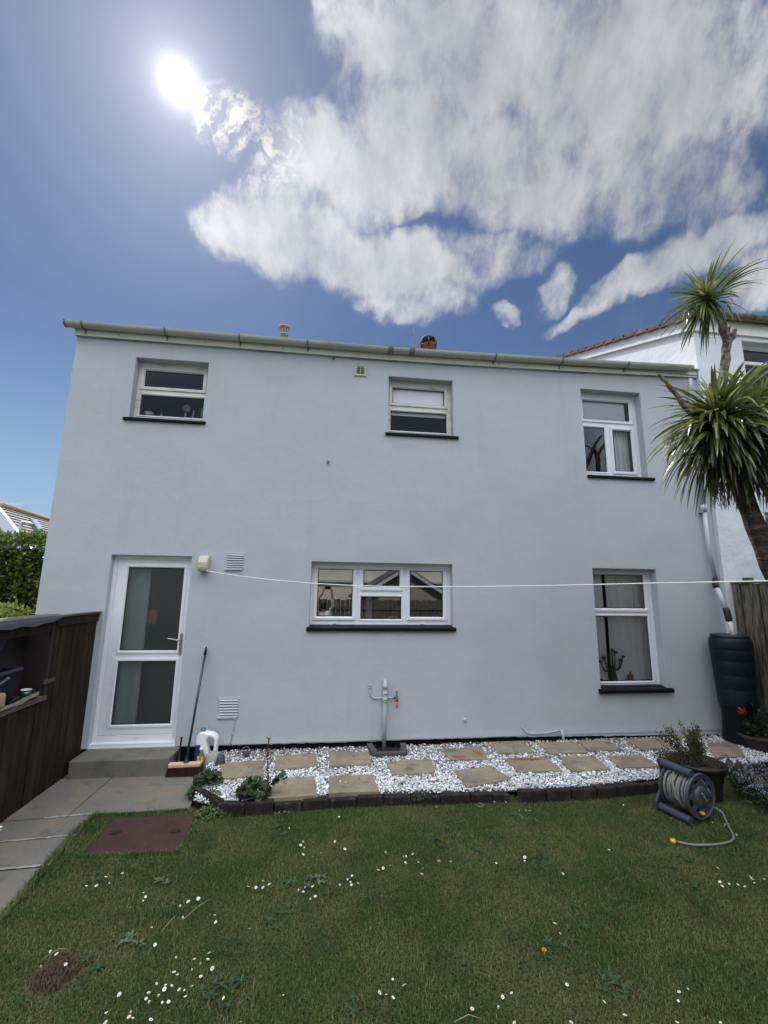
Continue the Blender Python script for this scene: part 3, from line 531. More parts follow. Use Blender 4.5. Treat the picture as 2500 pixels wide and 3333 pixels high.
window(OP['lr'], [(3.615, 1.73, 4.37, 2.185), (3.615, .78, 4.385, 1.625)], (3.50, 4.54, .055, .045), opener=(0,))
# door --------------------------------------------------------------
YD = 5.53
fr = MB(); x0, z0, x1, z1 = OP['door']
fr.ring(x0, z0, x1, z1, [(-.002, YD+.06), (-.002, YD-.006), (.030, YD-.006), (.036, YD), (.042, YD), (.042, YD+.02)])
fr.box((x0-.012, YD-.06, .185), (x1+.01, YD+.03, .222), .004)
dr = fr.build('door', M['white'], hs_)
dp = [(-2.37, 1.205, -1.735, 2.165), (-2.37, .40, -1.735, 1.085)]
lf = MB(); holed(lf, x0+.044, z0+.105, x1-.044, z1-.044, dp, YD+.004); lf.ring(x0+.044, z0+.105, x1-.044, z1-.044, [(0, YD+.02), (0, YD+.004)])
lf.box((x0+.044, YD-.004, z0+.03), (x1-.044, YD+.02, z0+.10), .004)
lf.build('door_leaf', M['white'], dr)
for p in dp:
    b = MB(); b.ring(*p, [(-.035, YD+.0035), (-.034, YD-.004), (-.010, YD-.006), (0, YD+.012)]); b.build('glazing_bead', M['white'], dr)
    b = MB(); b.ring(*p, [(-.001, YD+.011), (.009, YD+.012)]); b.build('gasket', M['gasket'], dr)
    b = MB(); b.add([(p[0]-.004, YD+.014, p[1]-.004), (p[2]+.004, YD+.014, p[1]-.004), (p[2]+.004, YD+.014, p[3]+.004), (p[0]-.004, YD+.014, p[3]+.004)], [(0, 1, 2, 3)]); b.build('obscure_pane', M['frost'], dr)
b = MB(); b.box((-1.712, YD-.010, 1.16), (-1.682, YD+.004, 1.40), .004); b.tube([(-1.697, YD-.005, 1.325), (-1.697, YD-.05, 1.325), (-1.712, YD-.058, 1.325), (-1.83, YD-.058, 1.345)], .0085, 8); b.box((-1.704, YD-.016, 1.205), (-1.69, YD-.008, 1.235), .002)
b.build('handle', M['metal'], dr)
for (vx, vz) in ((-2.07, .262),): b = MB(); b.box((vx-.03, YD-.012, vz-.008), (vx+.03, YD-.003, vz+.008), .003); b.build('drain_cap', M['old'], dr)
# rooms behind the windows
def room(h, dep=2.4, g=.35, mt='room'):
    b = MB(); x0, z0, x1, z1 = h[0]-g, h[1]-g, h[2]+g, h[3]+.12; y0, y1 = YW+.301, YW+.301+dep
    vs = [(x0, y0, z0), (x1, y0, z0), (x1, y1, z0), (x0, y1, z0), (x0, y0, z1), (x1, y0, z1), (x1, y1, z1), (x0, y1, z1)]
    b.add(vs, [(0, 1, 2, 3), (4, 7, 6, 5), (1, 5, 6, 2), (2, 6, 7, 3), (3, 7, 4, 0)]); b.ring(x0, z0, x1, z1, [(0, y0), (g if g < .12 else .12, y0)]) if 0 else None
    holed(b, x0, z0, x1, z1, [h], y0)
    b.build('room', M[mt], hs_)
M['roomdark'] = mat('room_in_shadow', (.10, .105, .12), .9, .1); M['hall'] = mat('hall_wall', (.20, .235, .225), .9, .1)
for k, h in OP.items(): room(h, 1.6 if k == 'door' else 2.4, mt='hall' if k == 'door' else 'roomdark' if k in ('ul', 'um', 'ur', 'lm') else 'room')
# roof vent cowl, chimney, aerial stub
vp = onY(925, 1095, 6.0); b = MB(); b.cs = True
b.lathe([(.052, -.35), (.052, .02), (.060, .02), (.060, .035), (.048, .04)], vp, 16)
for k in range(8): an = k*math.pi/4+.2; b.tube([(vp.x+.047*math.cos(an), vp.y+.047*math.sin(an), vp.z+.035), (vp.x+.056*math.cos(an), vp.y+.056*math.sin(an), vp.z+.135)], .007, 6)
b.lathe([(.0, .170), (.060, .160), (.082, .150), (.082, .135), (.0, .135)], vp, 18)
vc = b.build('soil_vent_cowl', M['galv'], hs_)
cpos = onY(1395, 1137, 8.0); b = MB(); b.box((cpos.x-.42, 7.7, 5.9), (cpos.x+.30, 8.3, cpos.z-.34), .01); st = b.build('chimney', M['brick'], hs_)
b = MB(); b.cs = True; b.lathe([(.17, -.36), (.15, .03), (.165, .05), (.165, .075), (.13, .08), (.12, 0)], cpos, 20); b.build('chimney_pot', M['terrac'], st)
b = MB(); b.cs = True
for k in range(6):
    an = k*math.pi/3+.3; b.tube([(cpos.x+.165*math.cos(an), 8+.165*math.sin(an), cpos.z+.02), (cpos.x+.19*math.cos(an), 8+.19*math.sin(an), cpos.z+.12), (cpos.x+.13*math.cos(an), 8+.13*math.sin(an), cpos.z+.19)], .016, 6)
b.lathe([(0, .27), (.11, .265), (.145, .235), (.145, .19), (.0, .19)], cpos, 18); b.build('chimney_cowl', mat('cowl', (.045, .035, .032), .6, .2, 20), st)
ap = onY(1348, 1130, 8.0); at_ = onY(1348, 1068, 8.0); b = MB(); b.tube([(ap.x, 8, ap.z-.9), (ap.x, 8, at_.z)], .017, 8); b.tube([(ap.x, 8, at_.z-.18), (ap.x+.05, 8, at_.z-.25), (ap.x+.07, 8, at_.z-.4), (ap.x+.02, 8, at_.z-.5)], .005, 5); b.tube([(ap.x, 8, at_.z-.14), (ap.x-.07, 8, at_.z-.17)], .005, 5)
b.build('aerial_pole', M['gutdark'], hs_)
# vents in the wall
def louvre(x0, z0, x1, z1, n, nm='air_vent'):
    b = MB(); b.ring(x0, z0, x1, z1, [(-.018, YW+.002), (-.014, YW-.006), (-.004, YW-.006), (0, YW-.002), (0, YW+.02)]); b.box((x0-.022, YW-.022, z0-.028), (x1-.004, YW-.001, z0-.006), .005)
    o = b.build(nm, M['pipe'], hs_)
    b = MB(); b.add([(x0, YW-.0005, z0), (x1, YW-.0005, z0), (x1, YW-.0005, z1), (x0, YW-.0005, z1)], [(0, 1, 2, 3)]); b.build('vent_back', mat('vent_shadow', (.07, .075, .08), .9), o)
    p = (z1-z0)/n; b = MB()
    for k in range(n): z = z0+p*k; b.prism([(x0, YW-.002, z+p*.92), (x0, YW-.014, z+p*.34), (x0, YW-.010, z+p*.26), (x0, YW-.001, z+p*.80)], (x1-x0, 0, 0))
    b.build('louvre', M['pipe'], o)
louvre(-1.225, 2.175, -1.035, 2.345, 6); louvre(-1.185, .495, -.98, .675, 6)
b = MB(); b.ring(.255, 4.80, .42, 4.955, [(-.002, YW), (-.002, YW-.014), (.010, YW-.018), (.020, YW-.014), (.020, YW-.008)]); b.box((.275, YW-.009, 4.82), (.40, YW-.001, 4.935)); o = b.build('fan_outlet', M['cream'], hs_)
b = MB()
for k in range(9): z = 4.828+k*.0115; b.box((.285 if k not in (0, 8) else .30, YW-.012, z), (.334, YW-.0085, z+.0055)); b.box((.342, YW-.012, z), (.392 if k not in (0, 8) else .377, YW-.0085, z+.0055))
b.build('fan_slots', mat('slot_shadow', (.06, .06, .05), .9), o)

# ---------------------------------------------------------------- things fixed to / leaning on the wall
def thing(name, label, cat, loc, group=None): return empty(name, loc, label, cat, group)
# washing line reel + line
t = thing('washing_line_reel', 'cream plastic washing line reel screwed to the wall right of the back door', 'washing line reel', (-1.48, YW, 2.13))
b = MB(); prof = [(-.0, 2.13), (-.10, 2.13), (-.115, 2.17), (-.115, 2.23), (-.085, 2.29), (-.05, 2.312), (0, 2.315)]
b.prism([(-1.535, YW+y, z) for y, z in prof], (.112, 0, 0)); b.build('casing', M['cream'], t, bevel=.008)
b = MB(); b.box((-1.475, YW-.118, 2.125), (-1.43, YW-.08, 2.15), .004); b.build('outlet', M['gutdark'], t)
L0 = Vector((-1.45, YW-.10, 2.135)); Q1 = onY(2500, 1891, 2.7)
pts = [L0]; lpx = [(700, 1863), (780, 1875), (900, 1889), (1020, 1899), (1130, 1905), (1250, 1909), (1500, 1910), (1750, 1907), (1928, 1903), (2133, 1898), (2300, 1895), (2500, 1891), (2640, 1888)]
nv = Vector((Q1.y-L0.y, L0.x-Q1.x, 0))     # the line hangs in one vertical plane
for (x, y) in lpx: rr = ray(x, y); pts.append(CC+rr*((L0-CC).dot(nv)/rr.dot(nv)))
b = MB(); b.cs = True; b.tube(pts, .0048, 6)
tag(b.build('washing_line', M['line']), 'taut white washing line crossing the garden in front of the windows', 'washing line')
# eye screws
b = MB(); b.cs = True; c = (-.055, YW, 3.56); b.tube([(-.055, YW, 3.56), (-.055, YW-.03, 3.56)], .006, 6); b.tube([(-.055+.016*math.cos(a), YW-.03, 3.56+.016*math.sin(a)) for a in np.linspace(0, 6.2, 14)], .005, 5); b.lathe([(0, -.003), (.018, -.002), (.018, .0)], c, 10, 'Y')
tag(b.build('eye_screw', M['gutdark']), 'small dark eye screw in the blank middle of the grey wall', 'screw')
b = MB(); b.cs = True; b.tube([(-.035, YW, 5.03), (-.035, YW-.04, 5.03), (-.05, YW-.05, 5.015)], .011, 7); b.box((-.05, YW-.02, 5.02), (-.015, YW, 5.05), .004)
tag(b.build('line_hook', M['gutdark']), 'small hook on the wall just under the white fascia', 'hook')
# pipework
t = thing('waste_pipe', 'grey painted waste pipe running down the wall into the kerbed gully', 'pipe', (.725, 5.40, .1))
b = MB(); b.cs = True; b.tube([(.725, 5.46, .845), (.725, 5.425, .845), (.725, 5.405, .83), (.725, 5.40, .80), (.722, 5.40, .5), (.718, 5.395, .10)], .0225, 14); b.build('pipe', M['pipe'], t)
for z, rr, hh in ((.80, .026, .03), (.72, .028, .014), (.655, .028, .014), (.63, .026, .012)):
    b = MB(); b.cs = True; b.lathe([(.0225, -hh), (rr, -hh), (rr, hh), (.0225, hh)], (.724, 5.40, z), 14); b.build('pipe_collar', M['pipe'], t)
t = thing('outdoor_tap', 'outdoor tap with an orange hose connector on thin grey pipes beside the waste pipe', 'tap', (.86, 5.40, .62))
b = MB(); b.cs = True; b.tube([(.545, 5.45, .80), (.545, 5.435, .79), (.548, 5.43, .72), (.56, 5.43, .685), (.585, 5.43, .665), (.62, 5.43, .66), (.70, 5.43, .66), (.775, 5.43, .662), (.84, 5.43, .664)], .009, 8)
b.lathe([(.0, 0), (.017, 0), (.017, .012), (.010, .016)], (.545, 5.43, .80), 8); b.lathe([(.0, 0), (.014, 0), (.014, .012), (.010, .016)], (.545, 5.43, .77), 8); b.build('supply_pipe', M['pipe'], t)
b = MB(); b.cs = True; b.tube([(.838, 5.43, .664), (.868, 5.415, .664)], .013, 8); b.tube([(.868, 5.405, .70), (.868, 5.40, .64), (.868, 5.39, .615)], .014, 8); b.tube([(.868, 5.405, .70), (.866, 5.405, .73)], .007, 6); b.box((.845, 5.40, .728), (.885, 5.41, .738), .003); b.build('tap_body', M['brass'], t)
b = MB(); b.cs = True; b.lathe([(.0, .035), (.016, .033), (.018, .01), (.013, 0), (.016, -.012), (.010, -.03), (.006, -.035)], (.868, 5.39, .59), 10); b.build('hose_connector', M['orange'], t)
b = MB(); b.cs = True; pts = [(2.44, 5.45, .292), (2.455, 5.44, .28), (2.49, 5.44, .232), (2.54, 5.44, .212), (2.62, 5.44, .208), (2.74, 5.44, .211), (2.84, 5.44, .222), (2.90, 5.44, .236), (2.94, 5.44, .232)]
b.tube(pts, .0065, 6); tag(b.build('wall_cable', M['pipe']), 'short grey painted cable looping along the foot of the wall', 'cable')
b = MB(); b.cs = True; b.tube([(2.955, 5.43, .245), (2.965, 5.425, .18), (2.975, 5.42, .09)], .016, 8); tag(b.build('conduit_stub', M['pipe']), 'short painted pipe stub rising from the white gravel under the right window', 'pipe')
b = MB(); b.cs = True; b.lathe([(0, -.03), (.014, -.028), (.018, -.015), (.018, 0), (.028, .001)], (1.715, YW, .39), 12, 'Y'); tag(b.build('blanking_plug', M['pipe']), 'small round painted plug low on the wall right of the tap', 'plug')
b = MB(); b.cs = True; pts = [(-1.005, 5.438, .49), (-1.0, 5.44, .455), (-1.01, 5.44, .38), (-1.02, 5.44, .30), (-1.035, 5.44, .19)]; b.tube(pts, .005, 6)
for p in pts[1:4]: b.box((p[0]-.009, 5.432, p[2]-.006), (p[0]+.009, 5.45, p[2]+.006), .002)
tag(b.build('vent_cable', M['pipe']), 'thin clipped cable dropping from the lower air vent to the plinth', 'cable')
# gully kerb
t = thing('gully_kerb', 'low U shaped concrete kerb around the drain under the waste pipe', 'kerb', (.74, 5.24, .09))
for lo, hi, rz in (((.53, 5.17, .09), (.60, 5.43, .165), .12), ((.90, 5.19, .09), (.97, 5.43, .16), -.10), ((.56, 5.13, .09), (.95, 5.19, .155), .02)):
    b = MB(); b.box(lo, hi, .012, rz); b.build('kerb_piece', M['conc'], t)
b = MB(); b.add([(.60, 5.19, .10), (.90, 5.19, .10), (.90, 5.455, .10), (.60, 5.455, .10)], [(0, 1, 2, 3)]); b.build('gully', M['dark'], t)
# doorstep
b = MB(); b.prism([(-2.55, 5.12, -.02), (-1.585, 5.12, -.02), (-1.565, 5.46, -.02), (-2.55, 5.46, -.02)], (0, 0, .20))
st_ = b.build('doorstep', M['step'], bevel=.012); tag(st_, 'single grey concrete step below the glazed back door', 'step')
# downpipe
t = thing('downpipe', 'grey painted rainwater downpipe in the corner with black elbows feeding the water butt', 'downpipe', (5.25, 5.37, 1.5))
b = MB(); b.cs = True; b.tube([(5.26, 5.36, 5.10), (5.26, 5.37, 4.98), (5.27, 5.39, 4.85), (5.27, 5.395, 4.6), (5.27, 5.395, 3.16)], .030, 14); b.build('upper_pipe', M['pipe'], t)
b = MB(); b.cs = True; b.lathe([(.030, -.05), (.036, -.05), (.036, .05), (.030, .05)], (5.27, 5.395, 3.14), 14); b.box((5.225, 5.38, 3.075), (5.315, 5.45, 3.09)); b.build('pipe_socket', M['pipe'], t)
A = onY(2295, 1680, 5.375); B = onY(2329, 1885, 5.38); C_ = onY(2329, 1905, 5.33); D_ = onY(2366, 1990, 5.22); E_ = onY(2372, 2015, 5.20); F_ = onY(2390, 2078, 5.16)
b = MB(); b.cs = True; b.tube([(5.27, 5.395, 3.12), (5.272, 5.395, 2.6), B], .028, 14); b.build('lower_pipe', M['pipe'], t)
b = MB(); b.cs = True; b.tube([B, B+(C_-B)*.6, C_, C_+(D_-C_)*.10], [.035, .037, .037, .035], 14); b.build('elbow', M['gasket'], t)
b = MB(); b.cs = True; b.tube([C_+(D_-C_)*.08, D_], .030, 14); b.build('offset_pipe', M['pipe'], t)
b = MB(); b.cs = True; b.tube([D_+(C_-D_)*.12, D_, E_, E_+(F_-E_)*.12], [.035, .039, .039, .035], 14); b.build('elbow', M['gasket'], t)
b = MB(); b.cs = True; b.tube([E_, F_], .030, 14); b.build('inlet_pipe', M['old'], t)

# ================================================================== NEIGHBOUR
nb = empty('neighbouring_house', (5.5, 5.4, 0), 'taller white rendered house with a mossy tiled verge adjoining on the right', 'house')
NX, NY, NT = 5.45, 5.39, 6.12; SL = .387
b = MB(); wins = [(6.27, 4.98, 7.35, 5.84), (6.24, 1.9, 7.5, 3.12)]
holed(b, NX, 0, 13, NT, wins, NY)
for h in wins: b.ring(*h, [(0, NY), (0, NY+.25)])
ridy = 9.4; rz_ = NT+SL*(ridy-NY)
b.add([(NX, NY, 0), (NX, 13.4, 0), (NX, 13.4, NT), (NX, ridy, rz_), (NX, NY, NT)], [(4, 3, 2, 1, 0)])
b.build('wall', M['neigh'], nb)
for h in wins:
    b = MB(); b.ring(*h, [(-.001, NY+.16), (-.001, NY+.10), (.05, NY+.10), (.055, NY+.115), (.07, NY+.125)])
    b.box((h[0]+.07, NY+.10, h[3]-.33), (h[2]-.07, NY+.15, h[3]-.28)); f = b.build('window', M['white'], nb)
    b = MB(); b.add([(h[0]+.05, NY+.14, h[1]+.05), (h[2]-.05, NY+.14, h[1]+.05), (h[2]-.05, NY+.14, h[3]-.05), (h[0]+.05, NY+.14, h[3]-.05)], [(0, 1, 2, 3)]); b.build('pane', M['glassdark'], f)
    b = MB(); b.box((h[0]-.05, NY+.2, h[1]-.05), (h[2]+.05, NY+1.2, h[3]+.05)); 
    b = MB(); b.add([(h[0]-.1, NY+.9, h[1]-.1), (h[2]+.1, NY+.9, h[1]-.1), (h[2]+.1, NY+.9, h[3]+.1), (h[0]-.1, NY+.9, h[3]+.1)], [(0, 1, 2, 3)]); b.build('room', M['roomdark'], nb)
b = MB()   # barge board along the verge
b.prism([(NX-.055, NY-.05, NT-.20), (NX-.055, NY-.05, NT+.02), (NX-.055, ridy, rz_+.02), (NX-.055, ridy, rz_-.20)], (.04, 0, 0)); b.build('barge_board', M['soffit'], nb)
b = MB(); b.box((NX-.02, NY-.03, NT-.20), (13, NY, NT+.02)); b.box((NX-.02, NY-.005, NT-.27), (13, NY-.002, NT-.262)); b.build('fascia', M['fascia'], nb)
b = MB(); b.prism([(NX-.09, NY-.12, NT-.01), (NX-.09, NY-.12, NT+.025), (NX-.09, ridy, rz_+.07), (NX-.09, ridy, rz_+.02)], (13-NX, 0, 0))
b.prism([(NX-.09, ridy, rz_+.02), (NX-.09, ridy, rz_+.07), (NX-.09, 13.5, NT+.06), (NX-.09, 13.5, NT+.0)], (13-NX, 0, 0)); nrf = b.build('roof', M['tile'], nb)
b = MB(); L = math.hypot(ridy-NY, rz_-NT); n = 14; ang = math.atan(SL)
for k in range(n):    # overlapping verge tiles, each kicked up at its lower end
    y = NY-.10+k*(ridy-NY)/n; z = NT+.03+k*(rz_-NT)/n; R_ = Matrix.Rotation(ang-.07, 4, 'X')
    b.box((NX-.115, y-.02, z-.02), (NX+.22, y+.335, z+.045+.02*random.random()), .008, M=R_)
b.build('verge_tiles', mat('mossy_verge_tile', (.085, .068, .056), .9, .3, 14, col2=(.17, .12, .055), c2s=4, c2lo=.5, c2hi=.7, bump=.006, bs=30), nrf)
b = MB(); b.cs = True
for side, R_ in ((0, .065), (1, .058)):
    base = len(b.v)
    for x in (NX-.10, 13):
        for k in range(K+1): an = math.pi+math.pi*k/K; b.v.append((x, NY-.10+R_*math.cos(an), NT+.03+.014*(x-NX)*0+R_*1.05*math.sin(an)+.04))
    for k in range(K): a = base+k; b.f.append((a, a+1, a+K+2, a+K+1)); b.m.append(0); b.sm.append(True)
b.build('gutter', mat('mossy_gutter', (.22, .22, .17), .8, .2, 10, col2=(.10, .11, .05), c2s=12, c2lo=.4, c2hi=.6), nb)

# ================================================================== GRAVEL BED
BED = [(-1.12, 4.42), (-1.06, 4.38), (-.86, 4.31), (-.4, 4.37), (0.4, 4.40), (1.2, 4.36), (1.8, 4.33), (2.6, 4.35), (3.4, 4.44), (3.9, 4.55), (4.5, 4.62), (5.3, 4.75), (5.46, 5.44), (-1.15, 5.44), (-1.19, 5.0)]
b = MB(); b.add([(x, y, .055+.045*max(0, (y-4.3)/1.15)) for x, y in BED], [tuple(range(len(BED)))]); tag(b.build('gravel_bed', M['conc']), kind='structure')
z4 = lambda x, y: (1250+x*.7535, 1700+y*.7535)
z3 = lambda x, y: (x*.7535, 1700+y*.7535)
SL_ = [([z3(950, 1038), z3(1138, 1022), z3(1140, 1095), z3(960, 1110)], 'square sandstone slab leftmost in the gravel bed, nearest the broom', 0),
 ([z3(1195, 1005), z3(1370, 993), z3(1375, 1052), z3(1185, 1072)], 'sandstone slab behind the dried flower stalk, close to the wall', 0),
 ([z3(1420, 990), z3(1590, 985), z3(1605, 1045), z3(1425, 1055)], 'sandstone slab against the wall just left of the drain kerb', 0),
 ([z3(1190, 1100), z3(1360, 1095), z3(1368, 1183), z3(1150, 1197)], 'sandstone slab half hidden by the leafy geranium at the brick edging', 0),
 ([z3(1423, 1090), z3(1610, 1083), z3(1638, 1165), z3(1420, 1172)], 'sandstone slab at the brick edging, right of the geranium slab', 0),
 ([z4(240, 975), z4(420, 970), z4(450, 1025), z4(290, 1028)], 'sandstone slab with orange rust marks right of the drain kerb', 1),
 ([z4(8, 1030), z4(205, 1018), z4(222, 1080), z4(35, 1092)], 'sandstone slab directly in front of the drain kerb', 0),
 ([z4(450, 945), z4(600, 940), z4(650, 993), z4(498, 1000)], 'sandstone slab touching the black plinth below the blanking plug', 0),
 ([z4(295, 1068), z4(465, 1045), z4(550, 1108), z4(360, 1145)], 'sandstone slab set askew and nearest the lawn in the middle of the bed', 0),
 ([z4(655, 948), z4(825, 945), z4(885, 995), z4(720, 1003)], 'sandstone slab under the painted pipe stub', 0),
 ([z4(512, 1015), z4(700, 1008), z4(770, 1073), z4(585, 1080)], 'large sandstone slab with a brown stain along its far edge', 2),
 ([z4(832, 940), z4(965, 937), z4(1030, 983), z4(888, 990)], 'back row sandstone slab below the left side of the tall right window', 0),
 ([z4(745, 1010), z4(905, 1005), z4(980, 1068), z4(810, 1078)], 'front row sandstone slab right of the brown stained slab', 0),
 ([z4(955, 1005), z4(1110, 1000), z4(1195, 1055), z4(1022, 1062)], 'front row sandstone slab just left of the hose reel', 0),
 ([z4(1038, 932), z4(1190, 927), z4(1245, 972), z4(1110, 985)], 'back row sandstone slab below the right side of the tall right window', 0),
 ([z4(1190, 892), z4(1290, 885), z4(1375, 915), z4(1260, 935)], 'mossy shaded sandstone slab at the wall near the water butt', 0),
 ([z4(1200, 1015), z4(1330, 1008), z4(1400, 1058), z4(1260, 1066)], 'sandstone slab partly hidden behind the hose reel', 0),
 ([z4(1395, 945), z4(1525, 952), z4(1560, 1012), z4(1430, 1018)], 'dark shaded slab behind the pot of dried foliage', 0)]
SP = []
def bedz(y): return .088+.045*max(0, min(1, (y-4.3)/1.15))
def onBed(x, y):
    p = onZ(x, y, .11)
    for _ in range(4): p = onZ(x, y, bedz(p.y)+.006)
    return p
def inset(poly, d):
    c = np.mean(poly, 0); return [tuple(c+(np.array(p)-c)*(1+d)) for p in poly]
for i, (px, lab, st) in enumerate(SL_):
    poly = [tuple(onBed(x, y)[:2]) for x, y in px]; SP.append(inset(poly, -.01))
    zt = bedz(np.mean(poly, 0)[1])+.006+random.uniform(-.003, .003); pts = []
    for k in range(4):      # riven edges
        a, c = Vector(poly[k]), Vector(poly[(k+1) % 4])
        for j in range(7):
            p = a+(c-a)*(j/7); nrm = Vector(((c-a).y, -(c-a).x)).normalized(); p = p+nrm*(random.uniform(-.005, .005) if j else 0); pts.append((p.x, p.y, .055))
    b = MB(); b.prism(pts, (0, 0, zt-.055)); so_ = b.build('paving_slab', M['slab'], bevel=.005); tag(so_, lab, 'paving slab', 'sandstone slabs laid in the white gravel')
    if st:
        c = np.mean(poly, 0)
        for (dx, dy, sx, sy_) in (((-.12, -.10, .05, .03), (.13, .04, .02, .07), (.17, -.02, .03, .06), (.02, -.02, .012, .01), (-.05, -.08, .03, .02)) if st == 1 else ((-.12, .13, .08, .02), (0, .13, .10, .022), (.12, .12, .06, .02), (.05, .10, .05, .012))):
            b = MB(); q = [(c[0]+dx+sx*math.cos(a)*(1+.3*math.sin(3*a+dx*50)), c[1]+dy+sy_*math.sin(a)*(1+.3*math.cos(4*a)), zt+.0012) for a in np.linspace(0, 6.28, 15)[:-1]]
            b.add(q, [tuple(range(14))]); ch = b.build('rust_stain', M['rust'], so_)
# chippings: one mesh of many separate little stones
def icos():
    bm = bmesh.new(); bmesh.ops.create_icosphere(bm, subdivisions=1, radius=1); V = np.array([v.co[:] for v in bm.verts]); F_ = np.array([[v.index for v in f.verts] for f in bm.faces]); bm.free(); return V, F_
IV, IF = icos()
def scatter_stones(N, poly, excl, z0, z1, smin, smax, name, mt, clear=()):
    xs = np.array([p[0] for p in poly]); ys = np.array([p[1] for p in poly])
    x = rng.uniform(xs.min(), xs.max(), N*3); y = rng.uniform(ys.min(), ys.max(), N*3); k = in_poly(x, y, poly)
    for e_ in excl: k &= ~in_poly(x, y, e_)
    x, y = x[k][:N], y[k][:N]; n = len(x)
    s = rng.uniform(smin, smax, n)*np.where(rng.random(n) < .06, 1.6, 1)
    sc = np.stack([s*rng.uniform(.8, 1.35, n), s*rng.uniform(.7, 1.1, n), s*rng.uniform(.5, .85, n)], 1)
    V = IV[None]*(1+rng.uniform(-.22, .22, (n, 12, 1)))*sc[:, None, :]
    a = rng.uniform(0, 6.28, n); t = rng.normal(0, .35, n); ca, sa, ct, st = np.cos(a), np.sin(a), np.cos(t), np.sin(t)
    X = V[..., 0]*ct[:, None]-V[..., 2]*st[:, None]; Z = V[..., 0]*st[:, None]+V[..., 2]*ct[:, None]; Y = V[..., 1]
    V = np.stack([X*ca[:, None]-Y*sa[:, None]+x[:, None], X*sa[:, None]+Y*ca[:, None]+y[:, None], Z+(rng.uniform(z0, z1, n)+(np.clip((y-4.3)/1.15, 0, 1)*.045 if name == 'white_gravel' else 0))[:, None]], 2)
    F_ = IF[None]+12*np.arange(n)[:, None, None]
    return mesh_np(name, V.reshape(-1, 3), F_.reshape(-1, 3), mt)
o = scatter_stones(27000, BED, [inset(p, -.03) for p in SP]+[[(.58, 5.17), (.92, 5.17), (.92, 5.45), (.58, 5.45)]], .058, .088, .0048, .0112, 'white_gravel', M['chip']); tag(o, kind='stuff')
o = scatter_stones(150, [(-1.0, 4.45), (5.0, 4.5), (5.0, 5.4), (-1.0, 5.4)], [], .101, .106, .005, .010, 'stray_chippings', M['chip']); tag(o, kind='stuff')
b = MB()
o = scatter_stones(26, [(-2.62, 4.04), (-2.50, 4.06), (-2.52, 4.20), (-2.62, 4.22)], [], .01, .03, .012, .025, 'white_pebbles', M['chip']); tag(o, kind='stuff')
# edging bricks
EB = [((626, 2560), (627, 2606), 0), ((629, 2608), (702, 2656), 0), ((706, 2656), (793, 2659), 0), ((797, 2658), (888, 2651), 0), ((892, 2650), (982, 2641), 0), ((985, 2641), (1072, 2634), 0), ((1075, 2634), (1160, 2628), 0), ((1163, 2628), (1248, 2625), 0), ((1251, 2625), (1336, 2622), 0), ((1340, 2622), (1432, 2622), 0), ((1436, 2622), (1532, 2617), 0), ((1535, 2617), (1603, 2615), 0), ((1606, 2614), (1660, 2613), 0),
 ((1693, 2614), (1777, 2612), .02), ((1781, 2611), (1860, 2609), .02), ((1865, 2608), (1944, 2604), .02), ((1948, 2603), (2010, 2599), .02), ((2013, 2598), (2089, 2590), .02), ((2092, 2590), (2160, 2578), .02)]
for i, (a, c, dz_) in enumerate(EB):
    A, B = onZ(*a, 0), onZ(*c, 0); d = (B-A); ln = d.length; u = d.normalized(); nrm = Vector((-u.y, u.x, 0))
    if i == 0: nrm = Vector((1, 0, 0))
    if nrm.y < 0 and i > 0: nrm = -nrm
    ctr = (A+B)/2+nrm*.034; h_ = (.104 if i < 4 else .074)+dz_+random.uniform(-.008, .008)
    Mx = Matrix.Rotation(math.atan2(u.y, u.x)+random.uniform(-.03, .03), 4, 'Z') @ Matrix.Rotation(random.uniform(-.03, .03), 4, 'X')
    b = MB(); b.box((ctr.x-ln/2, ctr.y-.034, -.02), (ctr.x+ln/2, ctr.y+.034, h_), .008, M=Mx)
    w_ = 'leftmost, along the path' if i == 0 else ('at the left corner of the bed' if i == 1 else (['third', 'fourth', 'fifth', 'sixth', 'seventh', 'eighth', 'ninth', 'tenth', 'eleventh', 'twelfth'][i-2]+' from the left, before the gap' if i < 12 else ('just left of the gap in the edging' if i == 12 else ['just right of the gap in the edging', 'second right of the gap', 'third right of the gap', 'fourth right of the gap', 'fifth right of the gap', 'last brick, running behind the hose reel'][i-13])))
    tag(b.build('edging_brick', M['brick']), 'dark edging brick '+w_, 'brick', 'dark bricks edging the gravel bed')

